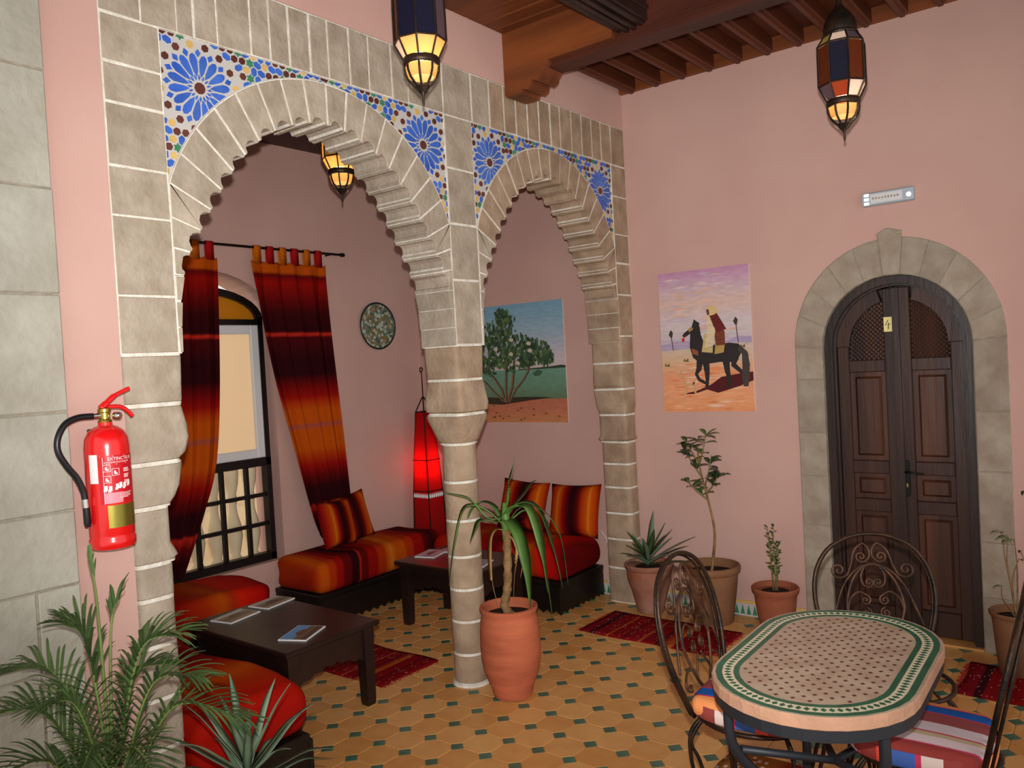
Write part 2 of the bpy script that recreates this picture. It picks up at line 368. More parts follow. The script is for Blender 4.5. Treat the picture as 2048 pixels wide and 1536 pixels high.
stripe_mat('kilim', [(0,(116,12,18)),(0.08,(120,16,30)),(0.09,(56,16,22)),(0.12,(56,16,22)),(0.13,(128,16,26)),(0.22,(124,12,16)),(0.23,(176,90,30)),(0.245,(124,12,16)),(0.34,(128,12,18)),(0.35,(56,22,30)),(0.37,(128,12,18)),(0.46,(130,18,26)),(0.47,(170,96,40)),(0.485,(120,12,24)),(0.58,(128,12,18)),(0.59,(50,22,30)),(0.62,(128,12,18)),(0.70,(176,90,30)),(0.715,(124,12,16)),(0.82,(128,12,18)),(0.83,(56,22,30)),(0.86,(124,12,16)),(1,(118,12,18))], 0, extra=((180,130,120),(260,70,1),0.97))
stripe_mat('rug_bright', [(0,(150,100,40)),(0.16,(160,96,40)),(0.2,(140,40,40)),(0.28,(176,36,40)),(0.34,(150,24,36)),(0.38,(196,110,50)),(0.42,(170,30,40)),(0.5,(140,30,50)),(0.54,(190,100,50)),(0.6,(170,26,40)),(0.7,(176,50,46)),(0.78,(150,24,36)),(0.84,(200,130,70)),(0.9,(150,26,40)),(1,(120,20,36))], 0, wave=0.03, extra=((210,190,176),(70,45,1),0.86))
stripe_mat('cloth_seat', [(0,(236,150,92)),(0.12,(238,152,96)),(0.14,(216,60,80)),(0.16,(38,96,176)),(0.29,(40,98,178)),(0.31,(210,60,84)),(0.33,(150,78,78)),(0.50,(152,80,80)),(0.52,(214,196,200)),(0.66,(216,200,202)),(0.68,(196,60,84)),(0.70,(196,176,142)),(0.76,(226,204,206)),(0.86,(220,196,200)),(0.88,(200,70,100)),(0.90,(150,62,56)),(1,(236,130,84))], 1, const=True, rough=0.8)

# ------------------------------------------------------------------ room shell
HC = 3.56      # ceiling boards over the joists
XW, YA = -2.07, 0.0
WT = 0.24      # arcade wall thickness
fx = lambda a, b, d: (d, a, b)      # (y,z) drawing on the arcade wall, d = x
fy = lambda a, b, d: (a, -d, b)     # (x,z) drawing on the door wall, d grows towards the room
# floor slab
floor = G().box((-2.3,-6.2,-0.12),(4.6,0.34,-0.004)).obj('floor','tile_grout'); tag(floor,'floor of ochre octagonal tiles with small green square insets','floor',kind='structure')
h = LS/2; cc = 0.0375; gp = 0.0013
def octa(cx, cy, cut, inn, z0, z1, bev=0.0015):
    rings = []
    for z, i in ((z0,inn),(z1-bev,inn),(z1,inn+bev)):
        a = h - i; k = h - cut - i*0.41
        rings.append([(cx+x,cy+y,z) for x,y in ((a,k),(k,a),(-k,a),(-a,k),(-a,-k),(-k,-a),(k,-a),(a,-k))])
    return rings
def sqr(cx, cy, inn, z0, z1, bev=0.0015):
    return [[(cx+r,cy,z),(cx,cy+r,z),(cx-r,cy,z),(cx,cy-r,z)] for z, r in ((z0,cc-inn*1.41),(z1-bev,cc-inn*1.41),(z1,cc-(inn+bev)*1.41))]
def px(p):
    v = Vector(p) - CAM; z = v.dot(FWD)
    if z < 0.2: return None
    return (1024 + FPX*v.dot(RGT)/z, 768 - FPX*v.dot(UPV)/z, z)
occ, ocs = [], []
for i in range(-19, 16):
    for j in range(-13, 25):
        qx, qy = LX+LS*j, LY+LS*i
        for lst, ox, oy in ((occ, h, h), (ocs, 0, 0)):
            X, Y = qx+ox, qy+oy
            if X < XW or X > 4.4 or Y > 0.12 or Y < -5.9: continue
            q = px((X,Y,0)); vis = q is not None and -30 < q[0] < 2078 and q[1] < 1560
            hid = (X < -0.24 and (X < -1.55 or Y < -2.9 or (Y > -0.55)) ) or (X < -0.3 and Y < -2.2 and X < -0.5)
            lst.append((0 if (vis and not hid) else 1, q[2] if q else 99, X, Y))
occ.sort(); ocs.sort()
po = G().loft(octa(0,0,cc,gp,-0.006,0)).obj('floor_tile','tile_ochre',floor); ps = G().loft(sqr(0,0,gp,-0.006,0.0002)).obj('green_inset_tile','tile_green',floor)
for lst, pr, nm, mm in ((occ,po,'floor_tile','tile_ochre'),(ocs,ps,'green_inset_tile','tile_green')):
    rest = G()
    for k, (v, d, X, Y) in enumerate(lst):
        if k == 0: pr.location = (X,Y,0)
        elif k < 300: share(nm, pr, floor, (X,Y,0))
        else: rest.loft(octa(X,Y,cc,gp,-0.006,0) if pr is po else sqr(X,Y,gp,-0.006,0.0002))
    r = rest.obj(nm+'s', mm, floor); r['kind'] = 'stuff'
# door wall (also the side wall of the alcove) with an arched opening for the door
DX, DH, DZ = 1.66, 0.552, 1.70      # centre, half width and springing of the stone surround
DTOP = 0.585
def warch(hw, z0, rise, n=20): return [(DX + hw*math.cos(PI*i/n), z0 + rise*math.sin(PI*i/n)) for i in range(n+1)]
g = G()
def slab_xz(x0,z0,x1,z1): g.box((x0,0,z0),(x1,0.30,z1))
slab_xz(-2.3,0,DX-DH,HC); slab_xz(DX+DH,0,4.6,HC)
A = warch(DH, DZ, DTOP)
for (xa,za),(xb,zb) in zip(A[:-1],A[1:]):
    g.add([(xa,0,za),(xb,0,zb),(xb,0,HC),(xa,0,HC),(xa,0.3,za),(xb,0.3,zb),(xb,0.3,HC),(xa,0.3,HC)],[(0,1,2,3),(4,5,6,7),(0,1,5,4),(2,3,7,6)])
wall_back = g.obj('wall_back','pink'); tag(wall_back,'long pink plastered wall with the arched door and two paintings','wall',kind='structure')
# pink parts of the arcade wall
YL = -3.553
g = G().box((-WT,-3.78,0),(-0.002,YL,HC)); g.box((-WT,YL,3.247),(-0.002,0,HC))
wall_left = g.obj('wall_left','pink'); tag(wall_left,'stone arcade wall with two scalloped arches and pink plaster above','wall',kind='structure')
# stone pier at the far left
pier = G().box((-WT,-6.2,0),(0.030,-3.757,HC)).obj('wall_left_pier','mortar_grey'); tag(pier,'pale rough stone pier beside the fire extinguisher','wall',kind='structure')
rng = random.Random(5)
zz = [0,0.42,0.80,1.06,1.30,1.62,2.0,2.34,2.72,3.1,3.56]
for k in range(len(zz)-1):
    ys = [-3.755]
    while ys[-1] > -6.1: ys.append(ys[-1] - rng.uniform(0.24,0.5) if len(ys) > 1 else ys[-1] - (0.13 if k in (1,2) else rng.uniform(0.26,0.42)))
    for a, b in zip(ys[:-1], ys[1:]):
        if a < -4.9: continue
        g = G().prism([(b+0.003,zz[k]+0.003),(a-(0 if a > -3.76 else 0.003),zz[k]+0.003),(a-(0 if a > -3.76 else 0.003),zz[k+1]-0.003),(b+0.003,zz[k+1]-0.003)], fx, 0.0, 0.036+rng.uniform(-0.003,0.004), 0.004)
        g.obj('stone_block','stone_pale',pier)
# alcove: window wall, left end wall, ceiling
WC, WH = -1.965, 0.48     # window centre and half width
g = G()
g.box((XW-0.3,-3.9,0),(XW,WC-WH-0.02,HC)); g.box((XW-0.3,WC+WH+0.02,0),(XW,0.3,HC)); g.box((XW-0.3,WC-WH-0.02,0),(XW,WC+WH+0.02,0.40))
hw = WH+0.02; pts = [(WC + hw*math.cos(PI*i/16), 2.12 + 0.30*math.sin(PI*i/16)) for i in range(17)]
for (ya,za),(yb,zb) in zip(pts[:-1],pts[1:]):
    v = [(XW,ya,za),(XW,yb,zb),(XW,yb,HC),(XW,ya,HC)]; v += [(x-0.3,y,z) for x,y,z in v]
    g.add(v,[(0,1,2,3),(4,5,6,7),(0,1,5,4),(2,3,7,6)])
o = g.obj('wall_alcove_window','pink'); tag(o,'pink alcove wall holding the curtained window and round plate','wall',kind='structure')
o = G().box((XW-0.3,-3.9,0),(-WT,-3.52,HC)).obj('wall_alcove_end','pink'); tag(o,'pink end wall of the sitting alcove hidden behind the pier','wall',kind='structure')
o = G().box((XW-0.3,-3.9,3.34),(-WT,0.3,3.44)).obj('ceiling_alcove','wood_beam'); tag(o,'dark wooden ceiling over the sitting alcove','ceiling',kind='structure')

# ------------------------------------------------------------------ arcade stonework
rng = random.Random(11)
mort = G()
def stone(poly, gap=0.0045, x0=-WT, x1=0.0, name='stone_block', core=None, j=0.002, bev=0.0025):
    mort.prism(core or poly, fx, x0+0.003, x1-0.0025)
    q = inset(poly, gap*rng.uniform(0.7,1.3))
    if len(q) == 4: q = [(a_+rng.uniform(-0.0022,0.0022), b_+rng.uniform(-0.0022,0.0022)) for a_, b_ in q]
    g = G(); d = rng.uniform(-j, j)
    if area(q) < 0: q = q[::-1]
    q2 = inset(q, bev)
    g.loft([[fx(a,b,x0) for a,b in q2],[fx(a,b,x0+0.003) for a,b in q],[fx(a,b,x1+d-0.003) for a,b in q],[fx(a,b,x1+d) for a,b in q2]])
    return g.obj(name,'stone_warm' if sum(p_[0] for p_ in poly)/len(poly) > -1.5 else 'stone',wall_left)
R = lambda y0,z0,y1,z1: [(y0,z0),(y1,z0),(y1,z1),(y0,z1)]
YS = dict(l=(YL,-3.334), m=(-1.82,-1.605), r=(-0.186,-0.001))
ZB = 2.985
lint = [YL,-3.40,-3.262,-3.194,-3.094,-2.944,-2.853,-2.758,-2.651,-2.551,-2.429,-2.316,-2.172,-2.066,-1.82,-1.597,-1.447,-1.32,-1.21,-1.099,-0.987,-0.87,-0.77,-0.645,-0.53,-0.409,-0.299,-0.175,-0.001]
for a, b in zip(lint[:-1], lint[1:]): stone(R(a,ZB,b,3.245), name='lintel_stone')
for key, js in (('l',[ZB,2.815,2.675,2.456,2.284,2.007,1.80]),('m',[ZB,2.714,2.43,2.14,1.804]),('r',[ZB,2.776,2.522,2.327,2.115,1.837])):
    for a, b in zip(js[:-1], js[1:]): stone(R(YS[key][0],b,YS[key][1],a))
PROF = [(0,2.775),(0.08,2.768),(0.15,2.75),(0.26,2.705),(0.35,2.645),(0.43,2.565),(0.50,2.478),(0.56,2.387),(0.614,2.295),(0.685,2.17),(0.718,2.07),(0.735,1.96),(0.741,1.80)]
PS = bez(PROF, 8); cum = [0]
for a, b in zip(PS[:-1], PS[1:]): cum.append(cum[-1] + math.hypot(b[0]-a[0], b[1]-a[1]))
def at_s(s):
    s = max(0, min(cum[-1], s))
    for k in range(len(cum)-1):
        if s <= cum[k+1]: t = (s-cum[k])/(cum[k+1]-cum[k]); return tuple(PS[k][i] + (PS[k+1][i]-PS[k][i])*t for i in (0,1))
    return PS[-1]
def nrm(s):
    a = at_s(s-0.01); b = at_s(s+0.01); t = Vector((b[0]-a[0], b[1]-a[1])).normalized(); return (-t.y, t.x)   # away from the opening
RE, ZE = 0.80, 2.16
def arch(yc, W, nv, zbot):
    kx = W/0.757
    tot = cum[-1]
    sk = [tot*k/nv for k in range(nv+1)]
    Wl = 0.757; zc = ZE + math.sqrt(RE*RE - Wl*Wl)
    def outer(p):
        d = Vector((p[0], max(p[1]-2.05, 0.0))).normalized()
        if p[0] < 1e-6: d = Vector((0,1))
        # circle hit
        ox, oz = p[0], p[1]-ZE; b = ox*d.x + oz*d.y; c = ox*ox+oz*oz-RE*RE; t = -b + math.sqrt(b*b-c)
        if d.x > 1e-6: t = min(t, (Wl-ox)/d.x)
        return (p[0]+d.x*t, p[1]+d.y*t)
    for side in (1,-1):
        for k in range(nv):
            a, b = sk[k], sk[k+1]; inn = []; core = []
            for t, lob in ((0,0),(0.16,0),(0.22,0.012),(0.34,0.024),(0.5,0.029),(0.66,0.024),(0.78,0.012),(0.84,0),(1,0)):
                p = at_s(a+(b-a)*t); n = nrm(a+(b-a)*t)
                if p[1] < 2.35: lob = min(lob, max(0.0, 0.42*(0.757-p[0]-0.010)))
                inn.append((p[0]-0*n[0]+n[0]*lob*1.0, p[1]+n[1]*lob)); core.append((p[0]+n[0]*(lob+0.007), p[1]+n[1]*(lob+0.007)))
            o1, o0 = outer(at_s(b)), outer(at_s(a)); mid = []
            if o0[1] > zc > o1[1]: mid = [(Wl, zc)]
            # follow the outer circle
            cv = []
            if o0[1] >= zc - 1e-6:
                a1 = math.atan2((mid[0] if mid else o1)[1]-ZE, (mid[0] if mid else o1)[0]); a0 = math.atan2(o0[1]-ZE, o0[0])
                cv = [(RE*math.cos(a1+(a0-a1)*i/3), ZE+RE*math.sin(a1+(a0-a1)*i/3)) for i in (1,2)]
            out = [o1] + mid + cv + [o0]
            T = lambda L_: [(yc + side*kx*p[0], p[1]) for p in L_]
            if at_s(b)[1] < 2.02:
                pa, pb = at_s(a), at_s(b)
                stone(T([pa, pb, (Wl,pb[1]), (Wl,pa[1])]), 0.0028, name='voussoir', core=T([(pa[0]+0.007,pa[1]),(pb[0]+0.007,pb[1]),(Wl,pb[1]),(Wl,pa[1])]), bev=0.0012)
            else: stone(T(inn + out), 0.0034, name='voussoir', core=T(core + out))
    return sk
Y1, W1, Y2, W2 = -2.577, 0.757, -0.8955, 0.7095
arch(Y1, W1, 14, 1.80); arch(Y2, W2, 14, 1.80)
# courses of the piers, capitals and the column
def course(levels, cx, gap=0.0065, name='stone_block', n=28, m='stone'):
    """levels: (z, yc, hx, hy, squareness)"""
    z0, z1 = levels[0][0], levels[-1][0]; lv = [list(l) for l in levels]
    mort.loft([[(x,y,z) for x,y in sell(cx,yc,hx-0.001,hy-0.001,e,n)] for z,yc,hx,hy,e in (lv[0],[(lv[0][0])+gap*1.1]+lv[0][1:])])
    mort.loft([[(x,y,z) for x,y in sell(cx,yc,hx-0.001,hy-0.001,e,n)] for z,yc,hx,hy,e in ([lv[-1][0]-gap*1.1]+lv[-1][1:],lv[-1])])
    lv[0][0] += gap; lv[-1][0] -= gap
    dx, dy = rng.uniform(-0.0015,0.0015), rng.uniform(-0.0015,0.0015)
    rings = []
    z,yc,hx,hy,e = lv[0]; rings.append([(x+dx,y+dy,z) for x,y in sell(cx,yc,hx-0.004,hy-0.004,e,n)]); lv[0][0] += 0.004
    z = lv[-1]; last = [(x+dx,y+dy,z[0]) for x,y in sell(cx,z[1],z[2]-0.004,z[3]-0.004,z[4],n)]; lv[-1][0] -= 0.004
    rings += [[(x+dx,y+dy,zq) for x,y in sell(cx,yc,hx,hy,e,n)] for zq,yc,hx,hy,e in lv] + [last]
    return G().loft(rings).obj(name, 'stone_warm' if levels[0][1] > -3 else m, wall_left, smooth=True, angle=35)
YC, XC = -1.716, -0.12
course([(1.624,YC,0.118,0.106,10),(1.804,YC,0.119,0.116,10)], XC)
course([(1.444,YC,0.124,0.108,8),(1.46,YC,0.136,0.118,8),(1.50,YC,0.14,0.122,8),(1.55,YC,0.130,0.114,9),(1.624,YC,0.118,0.106,10)], XC)
course([(1.285,YC,0.096,0.094,2.4),(1.31,YC,0.105,0.102,2.6),(1.36,YC,0.118,0.112,3.5),(1.41,YC,0.132,0.12,5),(1.435,YC,0.136,0.124,6),(1.444,YC,0.13,0.12,6)], XC, name='capital')
zs = [1.285,1.085,0.88,0.69,0.515,0.345,0.17,0.012]
for a, b in zip(zs[:-1], zs[1:]): course([(b,YC,0.091,0.091,2),(a,YC,0.091,0.091,2)], XC, name='column_drum')
mort.loft([[(x,y,z) for x,y in sell(XC,YC,r,r,2)] for z,r in ((0,0.104),(0.014,0.098))])
# left pilaster (engaged) and right pilaster
lz = [1.80,1.618,1.409,1.252,1.05,0.927,0.76,0.57,0.39,0.2,0.0]
def lw(z):
    return {1.80:-3.320,1.618:-3.328,1.409:-3.345,1.252:-3.388}.get(z,-3.40)
for a, b in zip(lz[:-1], lz[1:]):
    wa, wb = lw(a), lw(b); e = 9 if b > 1.3 else 5
    def lev(z, w): return (z, (YL+w)/2, 0.12, (w-YL)/2, e)
    if b == 1.409: L_ = [lev(b,-3.35),lev(b+0.03,-3.325),lev(b+0.08,-3.308),lev(b+0.13,-3.312),lev(a,-3.33)]
    elif b == 1.252: L_ = [lev(b,-3.39),lev(b+0.03,-3.372),lev(b+0.07,-3.35),lev(a,-3.335)]
    elif b == 1.05: L_ = [lev(b,-3.385),lev(b+0.02,-3.372),lev(b+0.045,-3.385),lev(b+0.07,-3.40),lev(a,-3.40)]
    else: L_ = [lev(b,wb),lev(a,wa)]
    course(L_, XC)
rz = [1.837,1.657,1.479,1.301,1.114,0.962,0.80,0.62,0.44,0.24,0.0]
for a, b in zip(rz[:-1], rz[1:]):
    def lev(z, w, e=9): return (z, -w/2-0.001, 0.12 if w > 0.15 else 0.108, w/2, e)
    if b == 1.479: L_ = [lev(b,0.175),lev(b+0.03,0.19),lev(b+0.07,0.19),lev(a,0.18)]
    elif b == 1.301: L_ = [lev(b,0.145),lev(b+0.06,0.155),lev(b+0.12,0.172),lev(a,0.185)]
    elif b == 1.114: L_ = [lev(b,0.15),lev(b+0.02,0.155),lev(b+0.05,0.142),lev(a,0.145)]
    elif b > 1.45: L_ = [lev(b,0.18),lev(a,0.175)]
    else: L_ = [lev(b,0.135,5),lev(a,0.135,5)]
    course(L_, XC)
mo = mort.obj('mortar','mortar',wall_left)

# ------------------------------------------------------------------ zellige spandrels
mat('zel_blue', srgb(44,86,180), 0.3, col2=srgb(70,112,196), scale=9, rnd=0.12, spec=0.5)
mat('zel_green', srgb(50,118,84), 0.3, col2=srgb(70,136,96), scale=9, rnd=0.1, spec=0.5)
mat('zel_brown', srgb(92,50,42), 0.35, rnd=0.2, spec=0.45)
mat('zel_yellow', srgb(206,170,96), 0.35, rnd=0.1, spec=0.45)
mat('zel_ground', srgb(188,184,178), 0.7, spec=0.2)
def clip_half(poly, nx, ny, c):     # keep nx*x+ny*y >= c
    out = []
    for i in range(len(poly)):
        a, b = poly[i], poly[(i+1)%len(poly)]; da, db = nx*a[0]+ny*a[1]-c, nx*b[0]+ny*b[1]-c
        if da >= 0: out.append(a)
        if (da >= 0) != (db >= 0): t = da/(da-db); out.append((a[0]+(b[0]-a[0])*t, a[1]+(b[1]-a[1])*t))
    return out
def spandrel(yc, kx, side, ros, label):
    Wd = 0.757*kx
    yin = yc + side*Wd
    edge = [(yc + side*kx*RE*math.cos(t), ZE+RE*math.sin(t)) for t in [math.acos(min(1,0.757/RE)) + (PI/2-math.acos(min(1,0.757/RE)))*i/14 for i in range(15)]]
    poly = [(yin, ZB)] + edge + [(yc, ZB)]
    base = G().prism(poly, fx, -WT+0.01, -0.010).obj('mosaic_panel','zel_ground',wall_left); base['label'] = label
    def fit(p, m):
        p = clip_half(p, 0, -1, -(ZB-0.004)); p = clip_half(p, -side, 0, -side*(yin-side*0.004)) if p else p
        if side > 0: p = clip_half(p, 1, 0, yc) if p else p
        else: p = clip_half(p, -1, 0, -yc) if p else p
        if len(p) < 3: return
        cyy = sum(q[0] for q in p)/len(p); czz = sum(q[1] for q in p)/len(p)
        # tangent half plane of the outer arch curve
        u = Vector(((cyy-yc)/kx, czz-ZE)).normalized(); nx, ny = u.x/kx, u.y
        c = nx*(yc + kx*u.x*(RE+0.005)) + ny*(ZE+u.y*(RE+0.005))
        p = clip_half(p, nx, ny, c)
        if len(p) < 3 or abs(area(p)) < 2.5e-5: return
        G().prism(p, fx, -0.0098, -0.0055, 0.0).obj('mosaic_tile', m, base)
    cy, cz = ros; rr = 0.130*min(1,kx)
    def pol(cx_, cz_, r, n, a0, sx=1.0):
        return [(cx_ + r*math.cos(a0+2*PI*i/n)*(sx if i % 2 else 1), cz_ + r*math.sin(a0+2*PI*i/n)*(sx if i % 2 else 1)) for i in range(n)]
    fit(pol(cy,cz,0.022,10,0.1), 'zel_brown')
    N = 16
    for k in range(N):
        a = 2*PI*(k+0.5)/N
        P = lambda r, da: (cy + r*math.cos(a+da), cz + r*math.sin(a+da))
        fit([P(0.044,0), P(0.064,0.135), P(0.104,0.152), P(rr-0.007,0.085), P(rr,0), P(rr-0.007,-0.085), P(0.104,-0.152), P(0.064,-0.135)], 'zel_blue')
        a += PI/N
        fit([P(0.031,0), P(0.040,0.10), P(0.052,0), P(0.040,-0.10)], 'zel_blue')
        fit([P(rr-0.012,0), P(rr+0.004,0.085), P(rr+0.018,0), P(rr+0.004,-0.085)], 'zel_blue')
        a2 = 2*PI*(k+0.5)/N
        fit(pol(cy+(rr+0.031)*math.cos(a2), cz+(rr+0.031)*math.sin(a2), 0.0150, 6, a2), ('zel_yellow','zel_brown','zel_brown','zel_brown')[k%4])
    pt = 0.035; i0 = 0
    for i in range(-14, 15):
        for j in range(-24, 25):
            X = cy + (j + 0.5*(i%2))*pt; Z = cz + i*pt*0.866; d = math.hypot(X-cy, Z-cz)
            if d < rr+0.057: continue
            if abs(X-yc) > Wd+0.02 or Z > ZB+0.02 or (side*(X-yc) < -0.01): continue
            if math.hypot((X-yc)/kx, Z-ZE) < RE-0.012: continue
            q = (i*2 + j*3 + (i*i)%5) % 7
            if q == 0: p = [(X+0.0185*(1 if t%2 else 0.62)*math.cos(PI*t/6), Z+0.0185*(1 if t%2 else 0.62)*math.sin(PI*t/6)) for t in range(12)]; mm = 'zel_green'
            elif q in (1,4): p = pol(X,Z,0.0148,6,rng.uniform(0,1)); mm = 'zel_brown'
            elif q == 6: p = pol(X,Z,0.0145,5,rng.uniform(0,1)); mm = 'zel_yellow'
            else:
                a = rng.choice((0.5,-0.5,1.57)); ca, sa = math.cos(a), math.sin(a)
                p = [(X+u*ca-v*sa, Z+u*sa+v*ca) for u, v in ((0.019,0),(0.010,0.0115),(-0.010,0.0115),(-0.019,0),(-0.010,-0.0115),(0.010,-0.0115))]; mm = 'zel_blue'
            fit(p, mm)
k2 = W2/0.757
spandrel(Y1, 1.0, -1, (-3.18,2.802), 'blue rosette mosaic left of the large arch')
spandrel(Y1, 1.0, 1, (-1.975,2.80), 'blue rosette mosaic right of the large arch')
spandrel(Y2, k2, -1, (-1.460,2.795), 'blue rosette mosaic left of the small arch')
spandrel(Y2, k2, 1, (-0.325,2.79), 'blue rosette mosaic right of the small arch')

# ------------------------------------------------------------------ ceiling: boards, main beam with corbel, girder, joists
ceil = G().box((-WT,-6.2,HC+0.02),(4.6,0.3,HC+0.12)).obj('ceiling','wood_beam'); tag(ceil,'stained timber ceiling with boards, joists and heavy beams','ceiling',kind='structure')
y = -1.26
while y > -5.9:
    G().cbox((0.0,y-0.112,3.53),(4.6,y-0.004,3.58),0.006).obj('ceiling_board','wood_ceiling',ceil); y -= 0.112
G().box((0.0,-1.12,HC),(4.6,-0.03,HC+0.02)).obj('ceiling_panel','wood_joist',ceil)
x = 0.10; pj = None
while x < 4.5:
    if pj is None: pj = G().cbox((-0.03,-1.12,3.475),(0.03,-0.03,HC),0.006).add(*[[(-0.012,-1.12,3.462),(0.012,-1.12,3.462),(0.012,-0.03,3.462),(-0.012,-0.03,3.462),(-0.016,-1.12,3.476),(0.016,-1.12,3.476),(0.016,-0.03,3.476),(-0.016,-0.03,3.476)],[(0,1,2,3),(0,4,5,1),(1,5,6,2),(2,6,7,3),(3,7,4,0)]]).obj('ceiling_joist','wood_joist',ceil); pj.location = (x,0,0)
    else: share('ceiling_joist', pj, ceil, (x,0,0))
    x += 0.187
o = G().cbox((0,-0.032,3.478),(4.6,0.0,HC+0.02),0.004).obj('trim_1','wood_ceiling'); tag(o,'narrow brown ledger board under the joists on the door wall','trim',kind='structure')
g = G().cbox((0.0,-1.262,3.285),(4.6,-1.12,HC),0.006)
beam = g.obj('main_beam','wood_beam',ceil)
for z in (3.31,3.33): G().cbox((0.0,-1.268,z),(4.6,-1.261,z+0.012),0.002).obj('beam_moulding','wood_beam',beam)
# cheek board, the beam end's lit face put into lighter wood, and stepped corbel
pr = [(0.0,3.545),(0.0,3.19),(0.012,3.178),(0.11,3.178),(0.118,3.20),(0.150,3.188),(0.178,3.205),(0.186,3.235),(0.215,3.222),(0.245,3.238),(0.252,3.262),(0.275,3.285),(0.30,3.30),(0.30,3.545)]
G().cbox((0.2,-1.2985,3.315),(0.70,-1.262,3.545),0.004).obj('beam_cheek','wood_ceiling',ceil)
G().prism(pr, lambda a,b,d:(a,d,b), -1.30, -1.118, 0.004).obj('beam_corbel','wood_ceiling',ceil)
g = G().cbox((0.70,-6.2,3.35),(0.885,-1.262,HC),0.006).obj('cross_girder','wood_dark',ceil)
for xa, xb, z in ((0.69,0.72,3.40),(0.715,0.745,3.335),(0.76,0.785,3.325),(0.80,0.825,3.325),(0.84,0.87,3.335),(0.865,0.895,3.40)):
    G().cbox((xa,-6.2,z),(xb,-1.262,z+0.03),0.006).obj('girder_moulding','wood_dark',g)

# ------------------------------------------------------------------ tiled skirting
def skirt(name, x0, x1, label):
    s_ = G().box((x0,-0.010,0),(x1,0.0,0.098)).obj(name,'zel_ground'); tag(s_, label, 'baseboard', kind='structure')
    G().box((x0,-0.014,0.082),(x1,-0.0095,0.1)).obj('edge_tile','zel_yellow',s_)
    n = int((x1-x0)/0.040); first = None
    for k in range(n):
        X = x0 + 0.02 + 0.040*k
        if first is None: first = G().prism([(-0.0145,0.012),(0.0145,0.012),(0.0,0.072)], lambda a,b,d:(a,-d,b), 0.0095, 0.0125).obj('triangle_tile','zel_green',s_); first.location = (X,0,0)
        else: share('triangle_tile', first, s_, (X,0,0))
skirt('baseboard_back', 0.0, DX-DH, 'low tiled skirting with green triangles behind the potted plants')
skirt('baseboard_right', DX+DH, 3.4, 'low tiled skirting right of the arched door')
skirt('baseboard_alcove', -1.4, -WT, 'low tiled skirting behind the red sofa')
# ------------------------------------------------------------------ arched door with stone surround
door = thing('door_1','dark brown arched double door with lattice quarters and the number 4','door',(0,0,0),kind='structure')
mg = G(); rng = random.Random(3)
oz = lambda t: (DX + DH*math.cos(t), DZ + DTOP*math.sin(t)); iz = lambda t: (DX + 0.392*math.cos(t), 1.684 + 0.392*math.sin(t))
ang = [0,0.27,0.58,0.92,1.20,1.45,1.68,1.95,2.24,2.52,2.82,PI]
def dstone(p, name='voussoir', d1=0.006):
    mg.prism(p, fy, -0.25, 0.0025); G().prism(inset(p,0.0022), fy, -0.25, d1+rng.uniform(-0.001,0.003), 0.003).obj(name,'stone_door',door)
for k in range(len(ang)-1):
    a, b = ang[k], ang[k+1]
    if k == 5:      # keystone, rising above the ring
        e0, e1 = oz(a), oz(b); p = [iz(a),e0,(e0[0]+0.004,e0[1]+0.035),(DX-0.01,DZ+DTOP+0.055),(e1[0]-0.006,e1[1]+0.03),e1,iz(b)]
    else: p = [iz(a)] + [oz(a+(b-a)*i/3) for i in range(4)] + [iz(b), iz((a+b)/2)]
    dstone(p, 'keystone' if k == 5 else 'voussoir', 0.012 if k == 5 else 0.006)
for s_, zs in ((-1,[1.70,1.50,1.18,0.92,0.62,0.36,0.0]),(1,[1.70,1.30,0.98,0.60,0.30,0.0])):
    for a, b in zip(zs[:-1], zs[1:]): dstone([(DX+s_*0.392,b),(DX+s_*DH,b),(DX+s_*DH,a),(DX+s_*0.392,a if a < 1.69 else 1.684)], 'jamb_stone')
mg.obj('mortar','mortar_grey',door)
def aring(r0, r1, zc, n=18):
    o = [(DX+r1,0.0),(DX+r1,zc)] + [(DX+r1*math.cos(PI*i/n), zc+r1*math.sin(PI*i/n)) for i in range(1,n)] + [(DX-r1,zc),(DX-r1,0.0)]
    i_ = [(DX-r0,0.0),(DX-r0,zc)] + [(DX-r0*math.cos(PI*i/n), zc+r0*math.sin(PI*i/n)) for i in range(1,n)] + [(DX+r0,zc),(DX+r0,0.0)]
    return o, i_[::-1]
def ringmesh(r0, r1, d0, d1):
    o, i_ = aring(r0, r1, 1.684); g = G()
    sec = [[fy(a[0],a[1],d0), fy(a[0],a[1],d1), fy(b[0],b[1],d1), fy(b[0],b[1],d0)] for a, b in zip(o, i_)]
    return g.loft(sec)
ringmesh(0.345,0.390,-0.20,-0.03).obj('door_frame','wood_dark',door)
ringmesh(0.333,0.350,-0.20,-0.065).obj('frame_bead','wood_dark',door)
G().box((DX-0.39,0.21,0),(DX+0.39,0.25,2.08)).obj('door_backing','wood_black',door)
G().box((DX-0.39,-0.0,0),(DX+0.39,0.25,0.012)).obj('threshold','tile_ochre',door)
dz0 = 0.02; RL = 0.333
